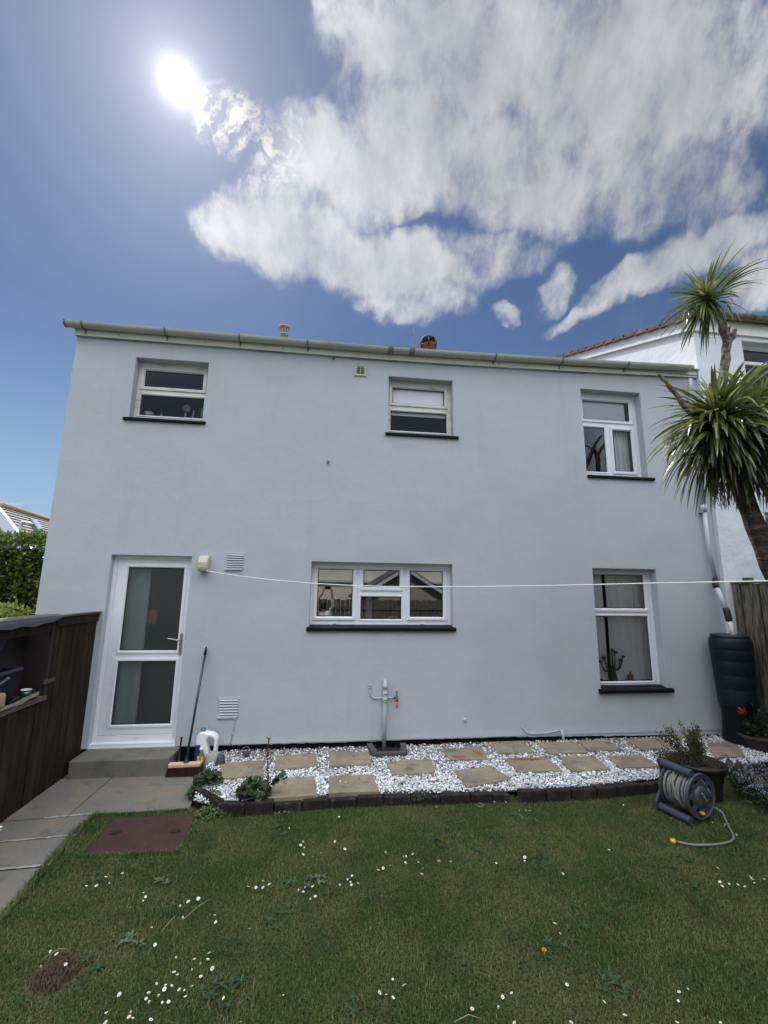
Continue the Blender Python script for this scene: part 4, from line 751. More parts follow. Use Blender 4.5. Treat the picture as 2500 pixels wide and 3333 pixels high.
# ================================================================== LAWN BLADES
def grass(name, N, mt, xr, yr, poly, excl, hmin, hmax, wid, power=1.0):
    x = rng.uniform(*xr, N); y = yr[0]+(yr[1]-yr[0])*rng.random(N)**power; k = in_poly(x, y, poly)
    for e_ in excl: k &= ~in_poly(x, y, e_)
    x, y = x[k], y[k]; n = len(x)
    cl = np.array([mnoise.noise(Vector((float(a)*2.2, float(b_)*2.2, 0))) for a, b_ in zip(x[::8], y[::8])]); cl = np.repeat(cl, 8)[:n]
    h = rng.uniform(hmin, hmax, n)*(1+.9*cl)*np.where(rng.random(n) < .02, 1.7, 1); a = rng.uniform(0, 6.283, n); ln = rng.uniform(.1, 1.15, n); w_ = wid*rng.uniform(.6, 1.4, n)
    dx, dy = np.cos(a), np.sin(a); px_, py_ = -dy, dx
    def P(t, off, lz): return np.stack([x+dx*h*ln*t*t+px_*w_*off, y+dy*h*ln*t*t+py_*w_*off, h*lz], 1)
    V = np.stack([P(0, -.5, -.05), P(0, .5, -.05), P(.55, .42, .55/np.sqrt(1+ln*.3)), P(.55, -.42, .55/np.sqrt(1+ln*.3)), P(1, 0, 1/np.sqrt(1+ln*ln))], 1)
    tri = np.array([[0, 1, 2], [0, 2, 3], [3, 2, 4]]); F_ = tri[None]+5*np.arange(n)[:, None, None]
    return mesh_np(name, V.reshape(-1, 3), F_.reshape(-1, 3), mt)
LG = [(-1.895, 4.42), (-1.93, 4.1), (-1.865, 3.6), (-1.81, 3.0), (-1.77, 1.3), (5.2, 1.3), (5.2, 3.7), (4.6, 3.75), (4.0, 4.2), (3.45, 4.42), (2.6, 4.30), (1.8, 4.29), (1.76, 4.42), (1.72, 4.29), (1.2, 4.32), (0.4, 4.36), (-.4, 4.32), (-.8, 4.25), (-1.06, 4.33), (-1.14, 4.44)]
MHx = inset(MH, .01)
BRN = [(-1.44, 2.66), (-1.24, 2.60), (-1.15, 2.78), (-1.28, 2.86), (-1.42, 2.80)]
tag(grass('grass', 440000, M['grass'], (-1.95, 4.9), (1.75, 4.45), LG, [MHx, BRN], .010, .021, .0026, 1.12), kind='stuff')
# longer unmown grass along edges
ex = []
def edge_grass(name, pts, N, hmin, hmax, spread, mt=None):
    P_ = np.array(pts); seg = np.hypot(*(P_[1:]-P_[:-1]).T); cum = np.concatenate([[0], np.cumsum(seg)]); t = rng.uniform(0, cum[-1], N)
    i = np.searchsorted(cum, t)-1; i = np.clip(i, 0, len(seg)-1); f_ = (t-cum[i])/seg[i]; x = P_[i, 0]+(P_[i+1, 0]-P_[i, 0])*f_+rng.normal(0, spread, N); y = P_[i, 1]+(P_[i+1, 1]-P_[i, 1])*f_+rng.normal(0, spread, N)
    h = rng.uniform(hmin, hmax, N); a = rng.uniform(0, 6.283, N); ln = rng.uniform(.1, .9, N); w_ = .0034*rng.uniform(.6, 1.4, N); dx, dy = np.cos(a), np.sin(a)
    def P(t_, off, lz): return np.stack([x+dx*h*ln*t_*t_-dy*w_*off, y+dy*h*ln*t_*t_+dx*w_*off, h*lz], 1)
    V = np.stack([P(0, -.5, -.05), P(0, .5, -.05), P(.55, .4, .55), P(.55, -.4, .55), P(1, 0, .92)], 1); F_ = np.array([[0, 1, 2], [0, 2, 3], [3, 2, 4]])[None]+5*np.arange(N)[:, None, None]
    return tag(mesh_np(name, V.reshape(-1, 3), F_.reshape(-1, 3), mt or M['grass']), kind='stuff')
edge_grass('edge_grass', [(-1.9, 4.37), (-1.93, 4.1), (-1.875, 3.6), (-1.82, 3.0), (-1.78, 2.2)], 5000, .02, .055, .014)
edge_grass('edge_grass', [(-1.04, 4.30), (-.8, 4.235), (-.4, 4.30), (0.4, 4.335), (1.2, 4.30), (1.8, 4.27), (2.6, 4.28), (3.4, 4.38)], 5200, .02, .062, .016)
edge_grass('edge_grass', [(-1.88, 4.37), (-1.6, 4.36), (-1.14, 4.38), (-1.1, 4.33)], 1500, .01, .03, .010)
edge_grass('edge_grass', [(-1.74, 4.31), (-1.72, 3.76), (-1.03, 3.74), (-1.03, 4.29)], 2200, .012, .036, .010)
# broad leaved weeds in the turf
def leafverts(c, az_, L, wd, lift, curl=.5, n=5):
    vs = []; u = Vector((math.cos(az_), math.sin(az_), 0)); v = Vector((-u.y, u.x, 0))
    for i in range(n+1):
        t = i/n; wv = wd*math.sin(math.pi*min(1, (t*.85+.12)))**.8 if i < n else .0004; p = c+u*(L*t)+Vector((0, 0, L*(lift*t-curl*t*t)))
        vs += [p-v*wv*.5+Vector((0, 0, wv*.12)), p, p+v*wv*.5+Vector((0, 0, wv*.12))]
    fs = []
    for i in range(n): a = i*3; fs += [(a, a+1, a+4, a+3), (a+1, a+2, a+5, a+4)]
    return vs, fs
M['weed'] = mat('weed_leaf', (.034, .066, .022), .5, .2, 20, isl=.35, trans=.2); M['weedpale'] = mat('pale_weed_leaf', (.075, .11, .055), .6, .2, 20, isl=.3)
wb = MB(); wb.cs = True
for k in range(85):
    px_ = random.choice([(620, 2760), (1420, 2740), (1580, 2750), (1740, 2700), (1790, 2810), (2180, 2800), (930, 2700), (300, 2850), (1800, 3100), (900, 3000), (1850, 3020), (1000, 2880), (700, 3230), (1150, 3280), (2000, 3200), (330, 3150), (2200, 2870)])
    c = onZ(px_[0]+random.gauss(0, 42), px_[1]+random.gauss(0, 22), 0); n_ = random.randint(4, 7); a0 = random.random()*6; c.z = .008
    for j in range(n_): vs, fs = leafverts(c, a0+j*6.28/n_+random.uniform(-.3, .3), random.uniform(.022, .05), random.uniform(.009, .016), random.uniform(.35, .8), .45, 4); wb.add(vs, fs)
tag(wb.build('weeds', M['weed'], recalc=False), kind='stuff')
wb = MB(); wb.cs = True
for (wx, wy) in ((1040, 2855), (1050, 2870), (400, 3070), (430, 3060), (1700, 2660), (940, 2650), (520, 2860), (1560, 2620)):
    for q in range(3):
        c = onZ(wx+random.gauss(0, 14), wy+random.gauss(0, 7), .012)
        for j in range(5): vs, fs = leafverts(c, random.random()*6.28, random.uniform(.02, .045), .012, .6, .4, 4); wb.add(vs, fs)
tag(wb.build('pale_weeds', M['weedpale'], recalc=False), kind='stuff')
# bare patch
b = MB(); b.cs = True; P_ = []; n = 22
cx, cy_ = -1.30, 2.73
ring_ = [(cx+.085*math.cos(a)*(1+.25*math.sin(3*a)), cy_+.075*math.sin(a)*(1+.2*math.cos(2*a)), .004) for a in np.linspace(0, 6.283, n+1)[:-1]]
b.add(ring_+[(cx, cy_, .018)], [(i, (i+1) % n, n) for i in range(n)])
bp_ = b.build('bare_patch', mat('dead_turf', (.045, .026, .014), .95, .4, 25, spec=.1, col2=(.015, .010, .008), c2s=14, bump=.008, bs=60)); tag(bp_, kind='structure')
edge_grass('dead_grass', [(-1.36, 2.70), (-1.24, 2.76), (-1.30, 2.80), (-1.28, 2.68)], 1700, .012, .03, .04, mat('dead_grass_blade', (.085, .058, .03), .8, isl=.5))
# daisies: each a flower of its own
def daisy_mesh(openness):
    b = MB(); b.cs = False; n = 13; R_ = .0115
    for k in range(n):
        a = 2*math.pi*k/n; a2 = a+.36; up_ = R_*(.10+1.2*(1-openness)); rr = R_*(.35+.65*openness)
        b.add([(.0035*math.cos(a), .0035*math.sin(a), 0), (rr*math.cos(a-.05), rr*math.sin(a-.05), up_), (rr*1.02*math.cos((a+a2)/2), rr*1.02*math.sin((a+a2)/2), up_*1.1), (rr*math.cos(a2+.05), rr*math.sin(a2+.05), up_), (.0035*math.cos(a2), .0035*math.sin(a2), 0)], [(0, 1, 2, 3, 4)])
    b.cm = 1; b.cs = True; b.lathe([(.0045, 0), (.0042, .0016), (.0022, .0028), (.0, .003)], (0, 0, 0), 8)
    b.cm = 2; b.tube([(0, 0, 0), (.002, 0, -.018), (.0, .001, -.04)], .0009, 4)
    me_o = b.build('daisy', [M['petal'], M['dyel'], M['leafg']], recalc=False); return me_o
protos = [daisy_mesh(v) for v in (1.0, .75, .35)]
used = [False]*3
CL = [  # px positions per clump (photo pixels) and the label of that clump
 ('small white daisy in the dense clump near the bottom left of the lawn', [(165*.7535+0, 0)]),
]
def Z5(x, y): return (x*.7535, 2500+y*.7535)
def Z6(x, y): return (1250+x*.7535, 2500+y*.7535)
CL = [('small white daisy in the dense lower left clump', [Z5(*p) for p in ((903, 798), (840, 827), (897, 829), (762, 822), (866, 847), (917, 866), (827, 874), (751, 881), (767, 892), (867, 900), (715, 940), (742, 940), (828, 942), (675, 933), (644, 968), (775, 960), (797, 962), (800, 990), (683, 988), (631, 996), (641, 1015), (700, 1014), (728, 1010), (710, 955), (640, 975))]),
 ('white daisy at the bottom edge, left half', [Z5(*p) for p in ((459, 1060), (564, 1058), (572, 1084), (557, 1075), (652, 1087), (455, 1100), (967, 996), (515, 978), (1040, 1096))]),
 ('white daisy by the brown patch', [Z5(*p) for p in ((218, 793), (244, 803), (174, 860), (284, 848))]),
 ('white daisy just below the manhole cover', [Z5(*p) for p in ((458, 470), (528, 455), (473, 500), (416, 508), (629, 556), (617, 574), (372, 512))]),
 ('white daisy near the dry grass stalks', [Z5(*p) for p in ((857, 564), (813, 577), (780, 599), (792, 648), (655, 688), (932, 665), (928, 635), (670, 763), (1078, 695), (620, 540))]),
 ('white daisy in the loose cluster before the gravel bed', [Z5(*p) for p in ((1136, 487), (1163, 502), (1106, 516), (1136, 516), (1072, 512), (1290, 531), (1316, 518), (1310, 536), (1352, 513), (1343, 568), (1362, 556), (1521, 465), (1503, 483), (1515, 494), (1470, 509), (1519, 507), (1546, 499), (1634, 440), (1655, 434), (1250, 262), (1296, 256), (1310, 322), (1299, 333), (1316, 344), (1310, 373), (1352, 384), (1490, 350), (1448, 318), (1385, 368), (1466, 212))]),
 ('white daisy near the yellow dandelion', [Z6(*p) for p in ((26, 423), (86, 384), (92, 410), (124, 372), (168, 432), (163, 457), (8, 368), (148, 408), (96, 382))]),
 ('white daisy below the gap in the bricks', [Z6(*p) for p in ((477, 146), (527, 147), (585, 184), (612, 184), (630, 184), (1018, 145), (224, 170), (1033, 160))]),
 ('white daisy in the open middle of the lawn', [Z6(*p) for p in ((608, 385), (608, 402), (972, 355), (738, 671), (760, 716), (485, 413), (773, 456), (290, 405))]),
 ('white daisy in the right group near the hose', [Z6(*p) for p in ((1443, 432), (1437, 460), (1451, 492), (1461, 510), (1492, 502), (1529, 505), (1561, 514), (1583, 472), (1600, 498), (1590, 480), (1645, 482))]),
 ('white daisy in front of the hose reel', [Z6(*p) for p in ((1418, 236), (1473, 246), (1524, 292), (1470, 252))]),
 ('white daisy scattered at the bottom right', [Z6(*p) for p in ((790, 935), (952, 1010), (1041, 1067), (1314, 957), (1275, 967), (1272, 1007), (1266, 1098), (1455, 1102), (809, 1098), (563, 1100), (512, 990), (494, 1037), (381, 1040), (552, 975), (38, 914), (86, 937), (10, 978), (38, 995), (1224-1659+0, 983), (1640-1659, 970))])]
ORD = 'leftmost second third fourth fifth sixth seventh eighth ninth tenth eleventh twelfth thirteenth fourteenth fifteenth sixteenth seventeenth eighteenth nineteenth twentieth'.split()
for lab, pts in CL:
    pts = sorted(pts); nP = len(pts); lab0 = lab
    for ip, (x, y) in enumerate(pts):
        w_ = ORD[ip] if ip < (nP+1)//2 else ORD[nP-1-ip].replace('leftmost', 'rightmost'); sd_ = '' if w_ in ('leftmost', 'rightmost') else (' from the left' if ip < (nP+1)//2 else ' from the right')
        lab = 'white daisy, '+w_+sd_+', '+lab0.split('daisy ')[1]
        i = random.choice([0, 0, 1, 1, 2]); p = onZ(x, y, .030)
        if not used[i]: d = protos[i]; used[i] = True
        else: d = protos[i].copy(); COL.objects.link(d)
        s_ = random.uniform(.6, .98)*(1.0 if y < 3050 else .88); d.location = p; d.rotation_euler = (random.uniform(-.5, .5), random.uniform(-.5, .5), random.random()*6); d.scale = (s_, s_, s_)
        tag(d, lab, 'daisy', 'daisies '+lab0.split('daisy ')[1])
for (x, y, lab) in ((*Z6(237, 403), 'bright yellow dandelion flower left of the lawn centre'), (*Z6(692, 787), 'dull yellow dandelion half closed in the middle of the lawn')):
    p = onZ(x, y, .03); b = MB(); b.cs = True
    for k in range(26): a = k*2.4; r1 = .014*math.sqrt((k+1)/26); b.add([p+Vector((r1*math.cos(a-.25)*.5, r1*math.sin(a-.25)*.5, .004)), p+Vector((r1*math.cos(a-.16), r1*math.sin(a-.16), .009-r1*.4)), p+Vector((r1*math.cos(a+.16), r1*math.sin(a+.16), .009-r1*.4)), p+Vector((r1*math.cos(a+.25)*.5, r1*math.sin(a+.25)*.5, .004))], [(0, 1, 2, 3)])
    b.tube([p, p-Vector((0, 0, .03))], .0015, 5); tag(b.build('dandelion', M['yellow'], recalc=False), lab, 'dandelion')
M['straw'] = mat('dry_straw', (.24, .22, .13), .7)
for a, c, lab in (((*Z5(790, 655),), (*Z5(915, 562),), 'long dry grass stalk lying right of the daisy clumps'), ((*Z5(695, 710),), (*Z5(762, 635),), 'dry grass stalk lying left of a longer stalk'), ((*Z5(185, 822),), (*Z5(290, 780),), 'pale stalk lying beside the brown patch'), ((*Z6(300, 1098),), (*Z6(420, 1083),), 'pale straw at the bottom edge of the lawn')):
    A = onZ(*a, .034); B = onZ(*c, .040); m_ = (A+B)/2+Vector((.01, .012, .012)); b = MB(); b.cs = True; b.tube([A, A+(m_-A)*.5, m_, m_+(B-m_)*.5, B], [.0016, .002, .002, .0018, .001], 5); tag(b.build('grass_stalk', M['straw']), lab, 'grass stalk')

# ================================================================== BY THE DOORSTEP
t = thing('broom', 'broom with pine head and dark green handle leaning on the wall by the door', 'broom', (-1.41, 5.12, 0))
hb0 = onZ(548, 2530, 0); b = MB(); b.box((-1.575, 5.075, .095), (-1.255, 5.145, .135), .012, .02); b.build('broom_head', M['pinewood'], t)
b = MB()
for i in range(30):
    for j in range(5):
        x = -1.57+i*.0105+random.uniform(-.002, .002); y = 5.08+j*.015; sp_ = (x+1.415)*.14; b.tube([(x, y, .10), (x+sp_, y-.008+random.uniform(-.004, .004), .004)], .0034, 4, cap=False)
b.build('bristles', M['bristle'], t)
top = onY(672, 2105, 5.42); bot = Vector((-1.405, 5.11, .135)); b = MB(); b.cs = True; b.lathe([(.030, 0), (.026, .012), (.016, .03), (.014, .07)], bot, 12); b.tube([bot+Vector((0, 0, .02)), bot+(top-bot)*.93], .0125, 10); b.build('handle', M['green_pl'], t)
b = MB(); b.cs = True; b.tube([bot+(top-bot)*.92, bot+(top-bot)*.97, top], [.015, .014, .008], 10); b.build('grip', M['blackpl'], t)
b = MB(); b.cs = True; A = onY(578, 2480, 5.28); B = onY(592, 2398, 5.36); A.z = .01
b.tube([A+Vector((-.01, 0, 0)), A+Vector((-.005, 0, .16)), A+(B-A)*.55, B], [.034, .030, .022, .024], 8, sq=.35); tag(b.build('hand_brush', M['blackpl']), 'dark hand brush standing upright between the doorstep and the broom', 'hand brush')
# white jug
jx, jy = -1.235, 5.29
t = thing('plastic_jug', 'white plastic jug with a moulded handle and a blue cap behind the broom head', 'jug', (jx, jy, 0))
b = MB(); b.cs = True; y0, y1 = jy-.055, jy+.055
outl = [(-.125, .0), (.085, .0), (.095, .02), (.095, .26), (.10, .30), (.088, .335), (.04, .365), (-.02, .375), (-.05, .385), (-.09, .385), (-.125, .34)]
hole = [(.02, .15), (.062, .16), (.066, .30), (.045, .325), (.0, .335), (-.02, .30)]
bm = bmesh.new(); ov = [bm.verts.new((jx+x, y0, z)) for x, z in outl]; hv = [bm.verts.new((jx+x, y0, z)) for x, z in hole]
es = [bm.edges.new((ov[i], ov[(i+1) % len(ov)])) for i in range(len(ov))]+[bm.edges.new((hv[i], hv[(i+1) % len(hv)])) for i in range(len(hv))]
r = bmesh.ops.triangle_fill(bm, edges=es, use_beauty=True, use_dissolve=False); fcs = [g_ for g_ in r['geom'] if isinstance(g_, bmesh.types.BMFace)]
ex_ = bmesh.ops.extrude_face_region(bm, geom=fcs); vv = [g_ for g_ in ex_['geom'] if isinstance(g_, bmesh.types.BMVert)]
for v in vv: v.co.y += .11
bm.verts.index_update(); b.cs = False; b.add([v.co.copy() for v in bm.verts], [[v.index for v in f.verts] for f in bm.faces]); bm.free()
b.build('jug_body', M['wplas'], t, bevel=.014)
b = MB(); b.cs = True; b.lathe([(.028, .38), (.028, .415), (.0, .417)], (jx-.07, jy, 0), 14); b.build('cap', M['bplas'], t)
b = MB(); b.box((jx-.122, y0-.0025, .06), (jx-.07, y0-.0005, .26)); b.build('label_panel', M['navy'], t)
# bottles
t = thing('cleaner_bottle', 'small green cleaner bottle with a red and yellow label in front of the jug', 'bottle', (-1.285, 5.20, 0))
b = MB(); b.cs = True; b.lathe([(.0, .0), (.036, .002), (.038, .02), (.038, .15), (.030, .18), (.014, .20), (.014, .225), (.0, .225)], (-1.285, 5.20, 0), 16); b.build('bottle_body', mat('green_bottle', (.02, .13, .07), .35), t)
b = MB(); b.cs = True; b.lathe([(.0385, .17), (.039, .135), (.039, .10), (.0385, .095)], (-1.285, 5.20, 0), 16); b.build('label_band', mat('label_print', (.70, .60, .08), .5, 0, 3, col2=(.60, .06, .05), c2s=28, c2lo=.48, c2hi=.52, col3=(.75, .78, .75), c3s=20), t)
b = MB(); b.cs = True; b.lathe([(.018, .225), (.018, .245), (0, .246)], (-1.285, 5.20, 0), 12); b.build('cap', M['white'], t)
t = thing('oil_bottle', 'small dark bottle standing right of the green cleaner bottle', 'bottle', (-1.20, 5.21, 0))
b = MB(); b.cs = True; b.lathe([(.0, .0), (.026, .002), (.028, .01), (.028, .12), (.018, .145), (.012, .155), (.012, .17), (.0, .17)], (-1.20, 5.21, 0), 14); b.build('bottle_body', M['blackpl'], t)
b = MB(); b.cs = True; b.lathe([(.0288, .05), (.0288, .10)], (-1.20, 5.21, 0), 14); b.build('label_band', mat('grey_label', (.18, .18, .18), .6, .3, 40), t)
def boulder(name, c, r3, mt, seed, lab, cat):
    bm = bmesh.new(); bmesh.ops.create_icosphere(bm, subdivisions=3, radius=1)
    for v in bm.verts:
        d = 1+.22*mnoise.noise(v.co*1.3+Vector((seed, 0, 0)))+.07*mnoise.noise(v.co*4+Vector((seed, 5, 0))); v.co = Vector((v.co.x*r3[0]*d, v.co.y*r3[1]*d, v.co.z*r3[2]*d))+Vector(c)
    b = MB(); b.cs = True; b.add([v.co.copy() for v in bm.verts], [[v.index for v in f.verts] for f in bm.faces]); bm.free(); return tag(b.build(name, mt), lab, cat)
boulder('garden_stone', (-1.165, 5.20, .12), (.075, .07, .09), M['stone'], 3, 'rounded grey speckled stone beside the white jug', 'stone')
boulder('dark_stone', (-1.06, 5.10, .12), (.05, .04, .085), M['slate'], 8, 'pointed dark stone leaning next to the round grey stone', 'stone')
t = thing('solar_light', 'small dark garden lamp with a coil of pale wire by the plinth', 'lamp', (-.83, 5.27, .12))
b = MB(); b.cs = True; b.lathe([(0, .0), (.03, .005), (.036, .03), (.026, .055), (0, .06)], (-.82, 5.26, .12), 12); b.build('lamp_body', M['slate'], t)
b = MB(); b.cs = True; b.tube([(-.83+.042*math.cos(a)*(1+.06*a/6), 5.27, .175+.040*math.sin(a)) for a in np.linspace(-1, 11, 34)]+[(-.93, 5.26, .135), (-.98, 5.25, .125)], .0028, 5); b.build('wire', M['hose'], t)

# ================================================================== LEFT FENCE AND STORAGE
FXL = -2.60
def planks(par, ylist, z0, z1, x, thick, mt, name='plank', skew=0):
    for i in range(len(ylist)-1):
        b = MB(); a, c = ylist[i], ylist[i+1]; dz_ = random.uniform(-.006, .006)
        off = random.uniform(0, .006); b.box((x-thick-off, min(a, c)+.004, z0), (x-off, max(a, c)-.004, z1+dz_), .003); b.build(name, mt, par)
t = thing('timber_fence', 'dark brown upright plank fence beside the back door with a capping rail', 'fence', (FXL, 5.05, 0))
planks(t, [5.44, 5.33, 5.215, 5.09, 4.985, 4.87, 4.765, 4.665], .01, 1.56, FXL, .022, M['wood_dark'])
b = MB(); b.box((FXL-.015, 4.665, 1.545), (FXL+.012, 5.44, 1.63), .003); b.build('top_board', M['wood_dark'], t)
b = MB(); b.box((FXL-.05, 4.64, 1.632), (FXL+.03, 5.46, 1.652), .004); b.build('capping', mat('faded_capping', (.075, .068, .055), .85, .25, 6, stretch=(6, 1, 6)), t)
t = thing('garden_cupboard', 'dark timber garden cupboard with a felt top and an open shelf left of the fence', 'cupboard', (-2.9, 4.1, 0))
ys = [4.655, 4.54, 4.42, 4.30, 4.175, 4.06, 3.94, 3.82, 3.70, 3.58, 3.46, 3.34]
planks(t, ys, .01, .885, FXL+.004, .022, M['wood_dark'], 'front_plank')
b = MB(); b.box((-2.86, 3.2, .888), (FXL+.022, 4.65, .925), .004); b.build('shelf', mat('worn_shelf', (.075, .055, .04), .8, .3, 5, col2=(.14, .11, .085), c2s=8, stretch=(8, 1, 8)), t)
M['panel'] = mat('dark_panel', (.018, .011, .010), .75, .2, 3, stretch=(4, 4, .8), isl=.1)
b = MB()
for i in range(8): y = 3.2+i*.18; b.box((-2.83, y, .925), (-2.81, y+.178, 1.56), .002)
b.build('back_panel', M['panel'], t)
b = MB(); b.box((-2.83, 4.625, .0), (FXL-.002, 4.664, 1.60)); b.box((-2.83, 3.2, -.0), (-2.81, 4.62, .88)); b.build('side_panel', M['panel'], t)
b = MB(); b.box((-2.66, 3.2, 1.50), (FXL-.012, 4.655, 1.585), .003); b.build('header_board', M['wood_dark'], t)
b = MB(); b.cs = False; n = 30
prof = [(-2.76, 1.66), (-2.70, 1.665), (-2.60, 1.664), (-2.572, 1.655), (-2.562, 1.62), (-2.560, 1.585)]
vs = []
for i in range(n+1):
    y = 3.2+(4.70-3.2)*i/n; lift = .05*max(0, (i-n*.72)/(n*.28))**2; sg = .006*math.sin(i*1.1)
    for j, (x, z) in enumerate(prof): vs.append((x+(.004*math.sin(i*.9) if j > 2 else 0), y, z+(lift+sg if j == 5 else (lift*.5 if j == 4 else 0))))
fs = []
for i in range(n):
    for j in range(len(prof)-1): a = i*len(prof)+j; fs.append((a, a+1, a+1+len(prof), a+len(prof)))
b.add(vs, fs); b.build('felt_cover', M['felt'], t, recalc=False)
p0 = onX(163, 2216, FXL+.01); b = MB(); b.box((FXL-.004, p0.y-.085, p0.z-.018), (FXL+.012, p0.y+.075, p0.z+.018), .004); b.lathe([(0, .018), (.006, .017), (.007, .012)], (FXL, p0.y+.05, p0.z), 8, 'X')
b.build('latch', M['rustlatch'], t)
zs_ = .926
# things on the shelf
t = thing('plastic_crate', 'black plastic crate with a broad rim standing on the cupboard shelf', 'crate', (-2.76, 4.24, zs_))
b = MB()
for lo, hi in (((-2.80, 4.02, zs_), (-2.645, 4.33, zs_+.30)),):
    x0, y0, z0 = lo; x1, y1, z1 = hi; q = .02
    vs = [(x0+q, y0+q, z0), (x1-q, y0+q, z0), (x1-q, y1-q, z0), (x0+q, y1-q, z0), (x0, y0, z1), (x1, y0, z1), (x1, y1, z1), (x0, y1, z1)]
    b.add(vs, [(0, 3, 2, 1), (0, 1, 5, 4), (1, 2, 6, 5), (2, 3, 7, 6), (3, 0, 4, 7)])
    b.add([(x0+.006, y0+.006, z1), (x1-.006, y0+.006, z1), (x1-.006, y1-.006, z1), (x0+.006, y1-.006, z1), (x0+.02, y0+.02, z0+.01), (x1-.02, y0+.02, z0+.01), (x1-.02, y1-.02, z0+.01), (x0+.02, y1-.02, z0+.01)], [(0, 1, 5, 4), (1, 2, 6, 5), (2, 3, 7, 6), (3, 0, 4, 7), (4, 5, 6, 7)])
b.build('crate_body', M['blackcrate'], t)
b = MB(); z1 = zs_+.30; x0, x1, y0, y1 = -2.80, -2.645, 4.02, 4.33
b.box((x0-.012, y0-.012, z1-.022), (x0+.006, y1+.012, z1+.004), .003); b.box((x1-.006, y0-.012, z1-.022), (x1+.014, y1+.012, z1+.004), .003); b.box((x0, y0-.012, z1-.022), (x1, y0+.006, z1+.003), .003); b.box((x0, y1-.006, z1-.022), (x1, y1+.014, z1+.003), .003); b.build('crate_rim', mat('crate_rim', (.04, .042, .055), .5), t)
t = thing('enamel_mug', 'dark teal enamel mug with a pale rim on the cupboard shelf', 'mug', (-2.665, 4.47, zs_))
mx, my = -2.665, 4.475; b = MB(); b.cs = True; b.lathe([(0, .012), (.034, .012), (.040, .022), (.043, .05), (.041, .085), (.039, .082), (.036, .03), (0, .02)], (mx, my, zs_), 22); b.build('mug_body', M['enamel'], t)
b = MB(); b.cs = True; b.lathe([(.0415, .083), (.043, .087), (.040, .090), (.037, .086), (.036, .06)], (mx, my, zs_), 22); b.build('rim', M['white'], t)
b = MB(); b.cs = True; b.tube([(mx+.02, my+.036, zs_+.075), (mx+.03, my+.062, zs_+.07), (mx+.03, my+.068, zs_+.05), (mx+.02, my+.05, zs_+.028), (mx+.015, my+.036, zs_+.025)], .005, 7); b.build('handle', M['enamel'], t)
def stick(pts, rr, lab, mt='drift', nm='driftwood'):
    b = MB(); b.cs = True; P_ = [Vector(p) for p in pts]; n = len(P_)
    b.tube(P_, [rr*(.35+.9*math.sin(math.pi*(i+.6)/(n+.2))) for i in range(n)], 8, sq=.5); return tag(b.build(nm, M[mt]), lab, 'driftwood', 'driftwood on the cupboard shelf')
stick([(-2.60, 4.20, .945), (-2.595, 4.30, .948), (-2.61, 4.40, .950), (-2.60, 4.50, .957), (-2.625, 4.575, .965)], .026, 'longest piece of pale driftwood at the shelf edge below the teal mug')
stick([(-2.60, 3.98, .943), (-2.59, 4.08, .945), (-2.595, 4.17, .945), (-2.60, 4.23, .94)], .024, 'short flat driftwood piece at the left end of the shelf edge')
stick([(-2.585, 4.19, .936), (-2.58, 4.28, .937), (-2.585, 4.36, .936)], .012, 'thin driftwood sliver at the very edge of the shelf')
b = MB(); b.cs = True; b.tube([(-2.66, 4.26, .945), (-2.66, 4.42, .95)], .013, 8); tag(b.build('garden_tool', M['blackpl']), 'dark round handle lying on the shelf behind the driftwood', 'tool handle')
b = MB(); b.cs = True; b.lathe([(0, 0), (.045, .002), (.052, .02), (.050, .10), (.042, .115), (0, .118)], (-2.62, 4.06, .955), 14); o = b.build('wood_log', M['log']); tag(o, 'rough sawn log lump on the shelf in front of the black crate', 'log')
dp_ = onX(0, 2092, -2.76); b = MB(); b.cs = True; b.lathe([(0, .0), (.085, .0), (.088, .004), (.088, .010), (0, .012)], (-2.775, dp_.y-.012, dp_.z), 28, 'X'); tag(b.build('hanging_plate', M['greydisc']), 'grey round plate hanging above the black crate at the left edge', 'plate')
b = MB(); b.cs = True; b.tube([(-2.648, 4.05, 1.12), (-2.645, 4.17, 1.16)], [.008, .012], 8); b.lathe([(0, -.014), (.014, -.012), (.014, .012), (0, .014)], (-2.645, 4.18, 1.163), 10, 'Y'); tag(b.build('brush_handle', mat('worn_tool', (.12, .12, .12), .6)), 'grey tool handle leaning against the black crate', 'tool handle')

# ================================================================== RIGHT FENCE, BUTT
t = thing('boundary_fence', 'tall weathered grey plank fence running from the white house towards the viewer on the right', 'fence', (5.55, 4.6, 0))
ys = [5.385, 5.27, 5.145, 5.015, 4.89, 4.76, 4.635, 4.51, 4.385, 4.26, 4.13, 4.0, 3.88, 3.75, 3.62, 3.5]
for i in range(len(ys)-1):
    b = MB(); o_ = .012*(i % 2); b.box((5.545+o_, ys[i+1]+.007, .02), (5.567+o_, ys[i]-.007, 2.085+random.uniform(-.006, .006)), .004); b.build('plank', M['wood_grey'], t)
b = MB(); b.box((5.585, 3.5, .05), (5.60, 5.385, 2.08)); b.build('backing_board', M['panel'], t) if 1 else None
b = MB(); b.box((5.53, 3.5, 2.088), (5.60, 5.385, 2.115), .004); b.build('capping', M['wood_grey'], t)
for y in (5.20, 3.6): b = MB(); b.box((5.575, y-.045, 0), (5.66, y+.045, 2.165), .004); b.build('post', M['wood_grey'], t)
cb = onY(2390, 2200, 5.20); bx, by = cb.x, 5.20
t = thing('water_butt', 'dark blue green plastic water butt on a stand in the corner by the fence', 'water butt', (bx, by, .08))
ztop = onY(2370, 2072, by-.1).z; zbot = onY(2380, 2312, by-.2).z; H_ = ztop-zbot
b = MB(); b.cs = True; R0 = .232
prof = [(0, .0), (R0*.84, .0), (R0*.86, .02)]
